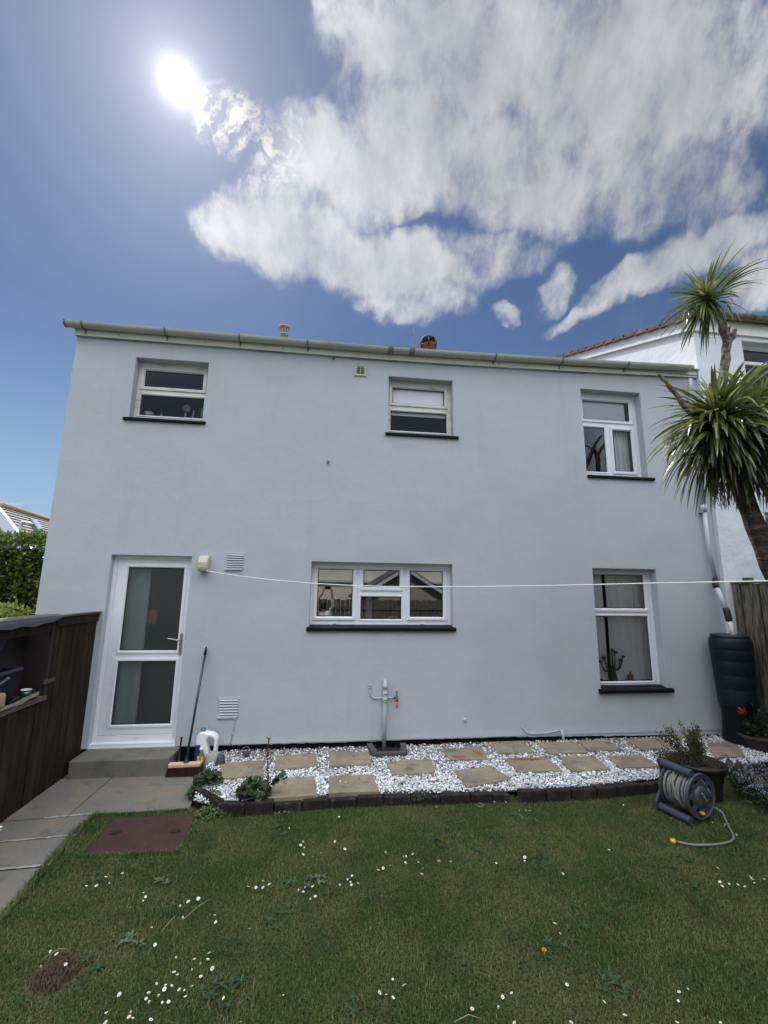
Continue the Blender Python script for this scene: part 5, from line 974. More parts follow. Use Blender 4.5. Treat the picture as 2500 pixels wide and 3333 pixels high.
for (f_, r_k) in ((.12, .875), (.24, .895), (.245, .889), (.252, .889), (.257, .899), (.44, .93), (.445, .924), (.452, .924), (.457, .934), (.64, .962), (.645, .956), (.652, .956), (.657, .966), (.80, .988), (.805, .982), (.812, .982), (.817, .991), (.87, 1.0), (.92, .985), (.955, .945), (.98, .88), (.99, .84)): prof.append((R0*r_k, H_*f_))
b.lathe(prof, (bx, by, zbot), 40); b.build('butt_body', M['butt'], t)
b = MB(); b.cs = True; b.lathe([(R0*.86, -.012), (R0*.90, -.008), (R0*.90, .018), (R0*.86, .022), (R0*.3, .018), (0, .018)], (bx, by, ztop-.005), 40); b.build('lid', mat('butt_lid', (.010, .016, .022), .45), t)
b = MB(); b.cs = True; b.lathe([(R0*.86, .0), (R0*.84, .05), (R0*.76, (zbot-.13)*.8), (R0*.82, zbot-.13)], (bx, by, .13), 28); b.build('stand', M['blackpl'], t)
b = MB(); b.cs = True; tx, ty = bx-.05, by-R0*.86; b.tube([(tx, ty+.03, zbot+.07), (tx, ty-.05, zbot+.07), (tx, ty-.055, zbot+.03)], .014, 8); b.build('tap', M['blackpl'], t)
sp_ = onZ(2318, 2385, .12); b = MB(); b.cs = True; b.lathe([(0, .12), (.035, .12), (.05, .0)], (sp_.x, sp_.y+.05, .11), 16); tag(b.build('upturned_pot', mat('blue_black_pot', (.006, .006, .02), .3)), 'small blue black upturned pot beside the water butt stand', 'pot')

# ================================================================== FOLIAGE HELPERS
def leaf_cloud(name, C_, Nn, L, wd, mt, parent=None, up=.3, cup=.25):
    C_ = np.asarray(C_, float); n = len(C_); d = np.asarray(Nn, float); d = d/np.maximum(np.linalg.norm(d, axis=1, keepdims=True), 1e-6)
    r = rng.normal(size=(n, 3)); s_ = np.cross(d, r); s_ /= np.maximum(np.linalg.norm(s_, axis=1, keepdims=True), 1e-6); nn = np.cross(s_, d)
    l_ = (L*rng.uniform(.65, 1.35, n))[:, None]; w_ = (wd*rng.uniform(.7, 1.3, n))[:, None]
    V = np.stack([C_, C_+d*l_*.35+s_*w_*.5+nn*w_*cup, C_+d*l_*.8+s_*w_*.32+nn*w_*cup*.5, C_+d*l_+nn*0, C_+d*l_*.8-s_*w_*.32+nn*w_*cup*.5, C_+d*l_*.35-s_*w_*.5+nn*w_*cup, C_+d*l_*.5], 1)
    F_ = np.array([[0, 1, 6], [1, 2, 6], [2, 3, 6], [3, 4, 6], [4, 5, 6], [5, 0, 6]])[None]+7*np.arange(n)[:, None, None]
    return mesh_np(name, V.reshape(-1, 3), F_.reshape(-1, 3), mt, parent)
# hedge
t = thing('hedge', 'tall clipped broadleaf evergreen hedge behind the fence on the left', 'hedge', (-5.6, 7.6, 0))
def hedge_leaves(N, x0, x1, y0, y1, z1):
    C_ = []; D_ = []
    n1 = int(N*.72); x = rng.uniform(x0, x1, n1); z = rng.uniform(.3, z1, n1); bul = np.array([mnoise.noise(Vector((a*1.7, c*1.7, 3))) for a, c in zip(x, z)]); y = y0+.12*bul+rng.normal(0, .05, n1); C_.append(np.stack([x, y, z], 1)); D_.append(np.stack([rng.normal(0, .5, n1)+.3, -np.abs(rng.normal(.75, .3, n1)), rng.normal(.1, .5, n1)], 1))
    n2 = N-n1; x = rng.uniform(x0, x1, n2); y = rng.uniform(y0-.08, y1, n2); bul = np.array([mnoise.noise(Vector((a*2.3, c*2.3, 9))) for a, c in zip(x, y)]); z = z1+.06*bul+np.abs(rng.normal(0, .05, n2)); C_.append(np.stack([x, y, z], 1)); D_.append(np.stack([rng.normal(0, .5, n2), rng.normal(-.2, .5, n2), np.abs(rng.normal(.8, .3, n2))], 1))
    return np.concatenate(C_), np.concatenate(D_)
c_, d_ = hedge_leaves(15000, -7.2, -3.2, 7.35, 8.3, 2.60)
leaf_cloud('foliage', c_, d_, .085, .042, M['hedgem'], t)
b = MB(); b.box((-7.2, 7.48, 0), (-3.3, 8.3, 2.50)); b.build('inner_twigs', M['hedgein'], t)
sc = onY(25, 2000, 6.3); c_ = rng.normal(size=(500, 3))*np.array([.22, .15, .09])+np.array([sc.x-.02, 6.3, sc.z-.05]); leaf = leaf_cloud('yellow_shrub', c_, rng.normal(size=(500, 3))+np.array([0, -.3, .8]), .07, .03, M['shrub']); tag(leaf, 'yellow green shrub top peeping over the felt cover at the left edge', 'shrub')
t = thing('added_shade_hedge', 'tall evergreen hedge added out of view beyond the right hand fence for shade', 'hedge', (6.3, 2.2, 0))  # unseen hedge added to darken the lower right wall and lawn
n_ = 9000; x = rng.uniform(5.75, 6.9, n_); y = rng.uniform(-1.5, 4.15, n_); z = rng.uniform(.6, 3.3, n_); f_ = rng.random(n_) < .55; x = np.where(f_, 5.75+np.abs(rng.normal(0, .06, n_)), x); z = np.where(f_, z, 3.25+rng.normal(0, .06, n_))
leaf_cloud('foliage', np.stack([x, y, z], 1), rng.normal(size=(n_, 3))+np.array([-.5, 0, .4]), .10, .05, M['hedgem'], t)
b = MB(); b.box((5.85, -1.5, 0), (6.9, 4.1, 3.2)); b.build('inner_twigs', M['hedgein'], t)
# far house with roof light
t = thing('distant_house', 'distant house with a ribbed tan tiled roof and pale gable beyond the hedge', 'house', (-10, 14, 0))
RA = onY(0, 1648, 15.0); RB = onY(165, 1697, 19.5); EA = onY(88, 1757, 13.0)    # ridge start, ridge towards right/back, verge lower end
vA = RA; ridge = (RB-RA); ver = (EA-RA); far_r = RA+ridge*1.25
down = Vector((ver.x, ver.y, ver.z))*2.6
b = MB(); rows = 26; vs = []; fs = []
nrm = ridge.cross(down).normalized(); nrm = nrm if nrm.z > 0 else -nrm
for i in range(rows):
    a = RA+down*(i/rows); c = RA+down*((i+1)/rows); lf_ = nrm*.035
    k = len(vs); vs += [a, a+(far_r-RA), c+lf_, c+lf_+(far_r-RA), c, c+(far_r-RA)]; fs += [(k, k+1, k+3, k+2), (k+2, k+3, k+5, k+4)]
b.add(vs, fs); rf = b.build('roof', M['rooft'], t, recalc=False)
b = MB(); b.cs = True; b.tube([RA+nrm*.05, far_r+nrm*.05], .09, 8); b.build('ridge_tiles', mat('lichen_ridge', (.34, .25, .12), .85, .2, 6), rf)
hz = Vector((-ridge.normalized().x*0-1, 0, 0))
b = MB(); off_ = Vector((-.06, -.06, 0)); b.prism([RA+off_, RA+down+off_, RA+down+off_-Vector((0, 0, .42)), RA+off_-Vector((0, 0, .42))], (.08, .02, 0)); b.build('barge_board', M['soffit'], rf)
b = MB(); lft = RA+Vector((-ver.x, -ver.y, ver.z))*2.6; b.add([RA-Vector((0, 0, .2)), RA+down-Vector((0, 0, .2)), Vector((RA+down)[:2]+(0,)) if 0 else Vector(((RA+down).x, (RA+down).y, 0)), Vector((lft.x, lft.y, 0)), lft-Vector((0, 0, .2))], [(0, 1, 2, 3, 4)]); b.build('gable_wall', M['pale'], t)
P0 = RA+ridge*.42+down*.155; u1 = ridge.normalized(); u2 = down.normalized(); b = MB(); q = [P0, P0+u1*.55, P0+u1*.55+u2*1.0, P0+u2*1.0]
pxq = [(97, 1703), (113, 1704), (127, 1733), (117, 1735)]
def onplane(px): r = ray(*px); return CC+r*((RA-CC).dot(nrm)/r.dot(nrm))
q = [onplane(p)+nrm*.10 for p in ((92, 1703), (106, 1703), (127, 1733), (115, 1735))]
b.prism([v for v in q], nrm*.07); sk = b.build('roof_light', M['skyl'], rf)
b = MB(); ctr = sum(q, Vector())/4; b.prism([ctr+(v-ctr)*1.22-nrm*.10 for v in q], nrm*.14); b.build('frame', M['darkroof'], sk)
dk = onY(0, 1735, 12.0); b = MB(); b.prism([(dk.x-3, 12, dk.z-.9), (dk.x-3, 12, dk.z+.1), (dk.x+.0, 12.0, dk.z+.05), (dk.x+.35, 12.0, dk.z-.25), (dk.x+.35, 12, dk.z-.9)], (0, 2.0, 0)); tag(b.build('slate_roof', M['darkroof']), 'dark slate roof corner at the far left edge above the hedge', 'roof')
t = thing('street_lamp', 'white street lamp curving over the hedge in front of the distant roof', 'street lamp', (-7.8, 11.5, 0))
l0 = onY(66, 1755, 11.5); l1 = onY(68, 1712, 11.5); l2 = onY(73, 1700, 11.5); l3 = onY(85, 1700, 11.5); l4 = onY(108, 1705, 11.5)
b = MB(); b.cs = True; b.tube([Vector((l0.x, 11.5, 0)), l0, l1, l2, l3], [.06, .04, .035, .035, .03], 8); b.build('post', M['lampm'], t)
b = MB(); b.cs = True; b.tube([l3-Vector((.10, 0, -.02)), l3, l3+(l4-l3)*.5, l4], [.03, .06, .07, .03], 8, sq=.5); b.build('lamp_head', M['soffit'], t)

# ================================================================== PALM (cabbage palm)
t = thing('cabbage_palm', 'tall cabbage palm with two sword leaved heads leaning in at the right edge', 'palm', (4.25, 3.0, 0))
PY = 3.0
def pp(x, y, d=PY): return onY(x, y, d)
ps = [Vector((4.35, 3.0, -.02)), Vector((4.15, 3.0, .5)), Vector((3.95, 3.0, 1.0)), pp(2580, 2010), pp(2525, 1880), pp(2470, 1740), pp(2420, 1610), pp(2385, 1500), pp(2380, 1400, 3.05)]
b = MB(); b.cs = True; fine = []
for i in range(len(ps)-1):
    for k in range(4): fine.append(ps[i].lerp(ps[i+1], k/4))
fine.append(ps[-1]); nf = len(fine)
b.tube(fine, [(.084-.026*i/nf)*(1+.05*math.sin(i*1.9)) for i in range(nf)], 14); b.build('trunk', M['bark'], t)
def limb(pts, r0, r1, mt, name='limb', kn=0):
    P_ = []; 
    for i in range(len(pts)-1):
        for k in range(3): P_.append(pts[i].lerp(pts[i+1], k/3))
    P_.append(pts[-1]); n = len(P_); b = MB(); b.cs = True
    P2 = [p+Vector((random.uniform(-1, 1), random.uniform(-1, 1), random.uniform(-1, 1)))*r0*.12 for p in P_]
    b.tube(P2, [(r0+(r1-r0)*i/(n-1))*(1+.10*math.sin(i*2.3+kn)) for i in range(n)], 10); return b.build(name, mt, t)
limb([pp(2400, 1480, 3.05), pp(2352, 1400, 3.05), pp(2345, 1320, 3.1), pp(2350, 1240, 3.1), pp(2362, 1170, 3.1), pp(2366, 1110, 3.1), pp(2350, 1050, 3.1), pp(2325, 1000, 3.1), pp(2305, 965, 3.1)], .044, .028, M['barkpale'])
limb([pp(2362, 1130, 3.1), pp(2385, 1095, 3.08), pp(2392, 1072, 3.08)], .030, .018, M['barkpale'])
limb([pp(2368, 1100, 3.1), pp(2375, 1060, 3.12)], .018, .013, M['barkpale'])
limb([pp(2300, 1390, 3.0), pp(2240, 1335, 2.97), pp(2205, 1290, 2.97), pp(2170, 1245, 2.97), pp(2140, 1216, 2.97)], .026, .013, M['barkpale'], kn=2)
limb([pp(2385, 1480, 3.05), pp(2330, 1400, 2.98), pp(2290, 1340, 2.95)], .045, .035, M['bark'])
limb([pp(2390, 1450, 3.05), pp(2450, 1380, 3.1), pp(2480, 1300, 3.15)], .05, .04, M['bark'])
limb([Vector((4.0, 3.0, .9)), Vector((4.3, 2.8, 2.2)), Vector((4.6, 2.68, 3.2)), Vector((4.65, 2.65, 3.9))], .07, .04, M['bark'])  # limbs added out of view to carry the shading heads
limb([Vector((4.3, 2.8, 2.2)), Vector((4.8, 3.1, 2.7)), Vector((5.15, 3.35, 3.2))], .05, .04, M['bark']); limb([Vector((4.3, 2.8, 2.2)), Vector((4.45, 2.4, 2.7)), Vector((4.5, 2.1, 3.2))], .05, .04, M['bark'])
def head(c, axis, n, Lm, wd, mt, name='leaf_crown', droop=.5, cone=2.2, old=0.0, seed=1, mn=.25):
    rs = np.random.RandomState(seed); axis = Vector(axis).normalized(); V = []; F_ = []
    a = axis.orthogonal().normalized(); bb = axis.cross(a)
    for i in range(n):
        t_ = (i+.5)/n; th = cone*math.sqrt(t_)+rs.normal(0, .10); ph = i*2.39996+rs.normal(0, .25)
        d = (axis*math.cos(th)+(a*math.cos(ph)+bb*math.sin(ph))*math.sin(th)).normalized()
        L = Lm*(.62+.5*rs.rand())*(1.0 if t_ > mn else .62+.38*t_/mn); w_ = wd*(.75+.5*rs.rand()); dr = droop*(.35+1.0*t_+.35*rs.rand())
        base = Vector(c)-axis*(.22*t_)*Lm*.8+d*.02; side = d.cross(Vector((0, 0, 1))); side = side.normalized() if side.length > .1 else a
        tw = rs.normal(0, .5); N_ = 8; k0 = len(V); p = base.copy(); dd = d.copy(); kink = rs.randint(3, 7) if rs.rand() < .18 else -1
        for j in range(N_+1):
            s_ = j/N_; ws = w_*(.45+.9*s_ if s_ < .35 else (.765+.4*(s_-.35) if s_ < .5 else .825*(1-((s_-.5)/.5)**1.6)+.0)); ws = max(ws, .0015)
            upv = dd.cross(side).normalized(); sv = (side*math.cos(tw*s_)+upv*math.sin(tw*s_)); up2 = sv.cross(dd).normalized()
            V += [p-sv*ws*.5+up2*ws*.16, p, p+sv*ws*.5+up2*ws*.16]
            if j < N_:
                dd = (dd+Vector((0, 0, -dr*(.05+.22*s_)))+(Vector((0, 0, -1.1)) if j == kink else Vector((0, 0, 0)))).normalized(); p = p+dd*(L/N_)
        for j in range(N_): q = k0+j*3; F_ += [(q, q+1, q+4, q+3), (q+1, q+2, q+5, q+4)]
    return mesh_np(name, [v[:] for v in V], F_, mt, t)
head(pp(2298, 968, 3.1), (-.66, -.15, .38), 98, .43, .028, M['frond'], droop=.70, cone=1.75, seed=3)
head(pp(2296, 985, 3.1), (-.5, 0, -.9), 46, .46, .022, M['frond'], droop=.3, cone=.95, seed=13)
head(pp(2335, 1350, 2.95), (-.42, -.3, .60), 200, .57, .046, M['frond'], droop=.80, cone=1.9, seed=5)
head(pp(2350, 1410, 2.95), (-.42, -.35, -.55), 180, .66, .045, M['frond'], droop=.95, cone=1.25, seed=6)
head(pp(2470, 1340, 3.05), (.05, -.35, .8), 180, .60, .044, M['frond'], droop=.7, cone=2.0, seed=7)
head(pp(2450, 1420, 2.95), (.05, -.4, -.7), 160, .64, .044, M['frond'], droop=.85, cone=1.3, seed=8)
head(pp(2590, 1400, 2.9), (.3, -.2, .7), 150, .62, .033, M['frond'], droop=.7, cone=2.2, seed=9)
head(pp(2540, 1480, 2.9), (.2, -.3, -.9), 100, .58, .030, M['frond'], droop=.7, cone=1.2, seed=10)
def vb(x, y): p = onY(x, y, 8.3); return Vector((p.x, 2.9, p.z))     # bare sawn limbs higher up, mirrored in the right upstairs window
limb([Vector((4.6, 2.68, 3.2)), Vector((5.0, 2.8, 4.2)), vb(1946, 1545), vb(1943, 1480), vb(1930, 1462)], .06, .045, M['bark'])
limb([vb(1890, 1560), vb(1915, 1500), vb(1930, 1460), vb(1940, 1440), vb(1956, 1419)], .05, .022, M['bark']); limb([vb(1943, 1485), vb(1956, 1462), vb(1972, 1440)], .042, .028, M['bark'])
limb([vb(1925, 1468), vb(1915, 1455), vb(1903, 1450)], .018, .012, M['bark'])
head(Vector((4.65, 2.65, 3.9)), (.2, 0, 1), 150, .65, .036, M['frond'], droop=.7, cone=2.2, seed=21)  # three heads added out of view to shade the lower right wall
head(Vector((5.15, 3.35, 3.2)), (.1, .2, 1), 150, .65, .036, M['frond'], droop=.7, cone=2.2, seed=22)
head(Vector((4.5, 2.1, 3.2)), (.2, -.3, 1), 150, .65, .036, M['frond'], droop=.7, cone=2.2, seed=23)
head(pp(2370, 1460, 2.98), (-.1, -.1, -1), 80, .55, .020, M['frondold'], 'dead_leaves', droop=.8, cone=.95, seed=11)
# stringy dead flower stalks under the crown
b = MB()
for k in range(70):
    x = random.uniform(2310, 2410); p = pp(x, random.uniform(1500, 1580), PY+random.uniform(-.12, .05)); pts = [p]
    for j in range(7): p = p+Vector((random.uniform(-.012, .012), random.uniform(-.01, .01), -random.uniform(.02, .04))); pts.append(p)
    b.tube(pts, [.0028]*4+[.0020]*4, 3, cap=False)
    if k % 3 == 0:
        q = pts[4]; b.tube([q, q+Vector((random.uniform(-.03, .03), 0, -.03)), q+Vector((random.uniform(-.04, .04), 0, -.07))], .0018, 3, cap=False)
b.build('dead_flower_stalks', mat('dead_stalk', (.055, .035, .03), .85, isl=.3), t)

# ================================================================== HOSE REEL
hc = onY(2277, 2590, 3.72); HX, HZ = hc.x, hc.z; yb, yf = 3.98, 3.72
t = thing('hose_reel', 'slate blue hose reel lying on its side on the grass, wound with grey hose', 'hose reel', (HX, yf, 0))
RZ = Matrix.Rotation(rad(14), 4, 'Z'); RZi = RZ.inverted(); PV = Vector((HX, yf, 0))
def unrot(p): return PV+(RZi @ (Vector(p)-PV))
b = MB(); tb0 = onY(2160, 2478, 3.98); bb0 = onZ(2146, 2630, .045)
tb1 = onX(2250, 2512, tb0.x+.02)
yP = (PV+RZ @ (Vector((HX-.2, yb+.01, 0))-PV)).y; top0 = unrot(onY(2166, 2486, yP)); bt0 = unrot(onY(2156, 2626, yP)); bt0.z = .045
top0.y = bt0.y = yb+.01; top1 = top0+Vector((.0, -.27, 0)); bt1 = bt0+Vector((.0, -.27, 0))
b.tube([top0, top1], .034, 10); b.build('handle_bar', M['reel'], t, bevel=.004)
b = MB(); b.tube([bt0, bt1], .034, 10); b.build('foot_bar', M['reel'], t, bevel=.004)
b = MB(); y_ = 4.0
b.prism([(top0.x-.03, y_, top0.z+.03), (top0.x+.05, y_, top0.z+.03), (HX-.01, y_, HZ+.09), (HX+.07, y_, HZ), (HX-.01, y_, HZ-.09), (bt0.x+.06, y_, .012), (bt0.x-.03, y_, .012), (bt0.x-.035, y_, .08), (top0.x+.015, y_, HZ+.02)], (0, .022, 0)); b.build('side_plate', M['reel'], t, bevel=.004)
b = MB(); b.cs = True; b.lathe([(.0, 0), (.10, 0), (.10, yb-yf), (0, yb-yf)], (HX, yf, HZ), 24, 'Y'); b.build('drum', M['blackpl'], t)
# flange disc with eight oval holes
def flange(y, R_, thick, name):
    bm = bmesh.new(); n = 48; ring_ = [bm.verts.new((HX+R_*math.cos(2*math.pi*k/n), y, HZ+R_*math.sin(2*math.pi*k/n))) for k in range(n)]
    es = [bm.edges.new((ring_[i], ring_[(i+1) % n])) for i in range(n)]
    for h in range(8):
        a = h*math.pi/4+.35; hv = []
        for k in range(12):
            u_ = .024*math.cos(2*math.pi*k/12); v_ = .036*math.sin(2*math.pi*k/12); rr = R_*.73+u_; hv.append(bm.verts.new((HX+rr*math.cos(a)-v_*math.sin(a), y, HZ+rr*math.sin(a)+v_*math.cos(a))))
        es += [bm.edges.new((hv[i], hv[(i+1) % 12])) for i in range(12)]
    r = bmesh.ops.triangle_fill(bm, edges=es, use_beauty=True); fc = [g_ for g_ in r['geom'] if isinstance(g_, bmesh.types.BMFace)]
    e2 = bmesh.ops.extrude_face_region(bm, geom=fc)
    for v in [g_ for g_ in e2['geom'] if isinstance(g_, bmesh.types.BMVert)]: v.co.y -= thick
    bm.verts.index_update(); b = MB(); b.add([v.co.copy() for v in bm.verts], [[v.index for v in f.verts] for f in bm.faces]); bm.free()
    return b
b = flange(yf, .172, .012, 'flange'); b.cs = True; b.lathe([(.172, .004), (.180, .002), (.180, -.018), (.172, -.020), (.166, -.012)], (HX, yf, HZ), 48, 'Y'); b.lathe([(.085, -.012), (.08, -.026), (.055, -.032), (0, -.034)], (HX, yf, HZ), 32, 'Y'); fl = b.build('front_disc', M['reeldisc'], t)
b = MB(); b.box((HX-.010, yf-.046, HZ-.045), (HX+.010, yf-.033, HZ+.045), .006, M=Matrix.Rotation(rad(-32), 4, 'Y')); b.build('hub_rib', mat('pale_plastic', (.13, .14, .14), .5), fl)
b = MB(); b.cs = True; kx, kz = HX-.022, HZ-.125; b.lathe([(0, -.045), (.013, -.043), (.017, -.03), (.015, -.01)], (kx, yf, kz), 12, 'Y'); b.build('winding_knob', M['orange'], fl)
b = MB(); b.cs = True; b.lathe([(0, 0), (.165, 0), (.172, .006), (.165, .012), (0, .012)], (HX, yb-.02, HZ), 36, 'Y'); b.build('rear_disc', M['reeldisc'], t)
# wound hose
b = MB(); b.cs = True; pts = []; rr_ = .125
for layer, (ya, yb_, rr_) in enumerate(((yf+.012, yb-.035, .122), (yb-.04, yf+.014, .143))):
    turns = 8 if layer == 0 else 8
    for k in range(turns*22): s_ = k/(turns*22); a = 2*math.pi*k/22+layer*.5; w_ = .004*math.sin(a*.37+layer); pts.append((HX+(rr_+w_*.6)*math.cos(a), ya+(yb_-ya)*s_+w_, HZ+(rr_+w_*.6)*math.sin(a)))
b.tube(pts, .0108, 8); A = Vector((HX-.10, yb-.06, HZ+.10)); b.tube([A+Vector((0, -.0, .03)), Vector((HX-.07, yb-.10, HZ+.148)), Vector((HX-.145, yb-.13, HZ+.07)), Vector((HX-.155, yf+.10, HZ-.03)), Vector((HX-.125, yf+.05, HZ-.10))], .0108, 7)
b.build('wound_hose', M['hose'], t)
# trailing hose on the grass
hp = [(2322, 2606, .11), (2345, 2640, .06), (2368, 2682, .03), (2384, 2712, .022), (2388, 2728, .022), (2378, 2738, .022), (2350, 2746, .02), (2310, 2750, .02), (2260, 2750, .02), (2222, 2744, .02), (2208, 2741, .02)]
P_ = [onZ(x, y, z) for x, y, z in hp]; P_[0] = PV+RZ @ (Vector((HX+.12, yf+.06, HZ-.11))-PV); F2 = []
for i in range(len(P_)-1):
    p0, p1, p2, p3 = P_[max(0, i-1)], P_[i], P_[i+1], P_[min(len(P_)-1, i+2)]
    for k in range(6): s_ = k/6; F2.append(.5*((2*p1)+(p2-p0)*s_+(2*p0-5*p1+4*p2-p3)*s_*s_+(3*p1-p0-3*p2+p3)*s_**3))
F2.append(P_[-1]); F2 = [unrot(p) for p in F2]; b = MB(); b.cs = True; b.tube(F2, .0088, 8); b.build('trailing_hose', M['hose'], t)
e0 = unrot(P_[-1]); dirn = (unrot(onZ(2192, 2738, .02))-e0).normalized(); b = MB(); b.cs = True; b.tube([e0, e0+dirn*.02], .013, 10); b.build('hose_collar', M['reeldisc'], t)
b = MB(); b.cs = True; b.tube([e0+dirn*.018, e0+dirn*.022, e0+dirn*.05, e0+dirn*.055], [.012, .019, .017, .012], 12); b.build('connector', M['yellow'], t); t.rotation_euler = (0, 0, rad(14))

# ================================================================== POTS AND PLANTS ON THE RIGHT
pc = onZ(2322, 2612, 0); t = thing('glazed_pot', 'large dark brown glazed pot holding a half dead heather behind the hose reel', 'plant pot', (pc.x, pc.y+.14, 0)); cx, cy_ = pc.x, pc.y+.14
b = MB(); b.cs = True; b.lathe([(0, 0), (.165, 0), (.172, .02), (.20, .20), (.215, .27), (.238, .285), (.245, .31), (.232, .318), (.215, .305), (.205, .26), (0, .25)], (cx, cy_, 0), 36); b.build('pot_body', M['pot'], t)
b = MB(); b.cs = True; b.lathe([(.206, .262), (.12, .275), (0, .28)], (cx, cy_, 0), 24); b.build('soil', M['soil'], t)
st_t = thing('heather_plant', 'straggly brown and olive heather plant growing out of the dark pot', 'plant', (cx, cy_, .28))
def spray(root, dirs, L, mts, nleaf, leafL, spread, tmat, par, nm='foliage'):
    b = MB(); b.cs = True; Cs = []; Ds = []
    for d in dirs:
        d = Vector(d).normalized(); p = Vector(root)+Vector((random.uniform(-.03, .03), random.uniform(-.03, .03), 0)); pts = [p]; Lk = L*random.uniform(.6, 1.15)
        for j in range(6): d = (d+Vector((random.uniform(-.18, .18), random.uniform(-.18, .18), random.uniform(-.10, .12)))).normalized(); p = p+d*Lk/6; pts.append(p)
        b.tube(pts, [.007, .006, .005, .004, .003, .0025, .0015], 5, cap=False)
        for q in range(nleaf):
            j = random.uniform(1.0, 6); i = min(int(j), 5); c = pts[i].lerp(pts[i+1], j-i); Cs.append(c+Vector((random.gauss(0, spread), random.gauss(0, spread), random.gauss(0, spread)))); Ds.append(d+Vector((random.gauss(0, .7), random.gauss(0, .7), random.gauss(.1, .6))))
    b.build('stems', tmat, par); return leaf_cloud(nm, [c[:] for c in Cs], [d[:] for d in Ds], leafL, leafL*.38, mts, par)
r0_ = (cx-.02, cy_, .27)
spray(r0_, [(-1, .2, .45), (-1.1, -.1, .25), (-.8, .3, .7), (-.9, .1, .5)], .42, M['dry'], 420, .024, .026, M['stem'], st_t)
spray(r0_, [(-.2, .2, 1), (.1, .1, 1), (-.1, -.1, 1), (.3, .1, 1), (.25, .3, 1), (-.35, .2, 1)], .32, mat('olive_heather', (.075, .082, .022), .7, isl=.5, trans=.2), 360, .024, .024, M['stem'], st_t, 'green_sprays')
spray(r0_, [(.35, 0, 1), (.15, .2, 1.1), (.9, -.1, .3), (.7, -.3, .1)], .36, M['dry'], 110, .018, .012, M['stem'], st_t, 'bare_sprays')
# terracotta pot with geranium
gc = onZ(2478, 2448, .06); t = thing('terracotta_pot', 'wide terracotta pot at the fence with red geranium', 'plant pot', (gc.x, gc.y, 0)); cx, cy_ = gc.x, gc.y
b = MB(); b.cs = True; b.lathe([(0, 0), (.13, 0), (.19, .17), (.20, .20), (.225, .205), (.23, .24), (.215, .245), (.20, .215), (0, .20)], (cx, cy_, .02), 30); b.build('pot_body', M['tpot'], t)
b = MB(); b.cs = True; b.lathe([(.21, .215), (0, .225)], (cx, cy_, .02), 20); b.build('soil', M['soil'], t)
t = thing('red_geranium', 'red flowering geranium growing in the terracotta pot by the fence', 'plant', (cx, cy_, .24))
spray((cx, cy_, .22), [(-.6, 0, .9), (-.3, -.2, 1), (.1, -.2, 1), (.4, 0, 1), (.6, -.3, .6), (-.2, .3, 1), (-.7, -.3, .6)], .30, M['leafg'], 60, .05, .03, M['stem'], t)
fp = onY(2415, 2315, cy_-.02); b = MB(); b.tube([(cx-.1, cy_, .3), (fp.x, fp.y, fp.z-.03)], .004, 5); b.build('flower_stem', M['stem'], t); b = MB()
for k in range(90): d = Vector((random.gauss(0, 1), random.gauss(0, 1), random.gauss(0, .8))).normalized(); p = fp+d*.045; s_ = d.orthogonal().normalized()*.013; q = d.cross(s_); b.add([p-s_, p+q, p+s_*1.1+d*.008, p-q], [(0, 1, 2, 3)])
b.build('flower_head', M['red'], t, recalc=False)
# forget-me-nots and log-roll edging
FM = [(3.95, 3.62), (3.98, 4.05), (4.15, 4.35), (4.55, 4.55), (5.2, 4.3), (5.3, 3.6), (4.6, 3.3)]
n = 5200; x = rng.uniform(3.9, 5.3, n*2); y = rng.uniform(3.2, 4.6, n*2); k = in_poly(x, y, FM); x, y = x[k][:n], y[k][:n]; z = rng.uniform(.02, .15, len(x))
tag(leaf_cloud('ground_cover', np.stack([x, y, z], 1), rng.normal(size=(len(x), 3))+np.array([0, -.3, .9]), .05, .018, mat('dark_cover_leaf', (.03, .05, .022), .6, isl=.4)), kind='stuff')
k = rng.random(len(x)) < .062; fx, fy = x[k], y[k]; V = []; F_ = []
for i in range(len(fx)):
    c = np.array([fx[i], fy[i], rng.uniform(.13, .20)])
    for q in range(4):
        c2 = c+rng.normal(0, .014, 3); a0 = len(V)
        for a in range(5): V.append(c2+.0062*np.array([math.cos(a*1.2566), math.sin(a*1.2566)*.8-.3, math.sin(a*1.2566)*.7+.2]))
        F_.append([a0, a0+1, a0+2]); F_.append([a0, a0+2, a0+3]); F_.append([a0, a0+3, a0+4])
tag(mesh_np('forget_me_nots', V, F_, M['bluef']), kind='stuff')
t = thing('picket_edging', 'low weathered picket edging strip between the slabs and the blue flowers', 'garden edging', (4.3, 4.4, 0))
for i, (x, y) in enumerate(((2378, 2520), (2408, 2530), (2436, 2548), (2462, 2572), (2490, 2596))):
    p = onZ(x, y, .05); b = MB(); b.prism([(p.x-.04, p.y, -.01), (p.x+.04, p.y, -.01), (p.x+.04, p.y, .17), (p.x, p.y, .22), (p.x-.04, p.y, .17)], (.01, .018, 0)); b.build('picket', M['wood_grey'], t)
p0 = onZ(2370, 2505, .10); p1 = onZ(2495, 2585, .10); b = MB(); b.tube([p0+Vector((0, .03, 0)), p1+Vector((0, .03, 0))], .014, 6); b.build('rail', M['wood_grey'], t)

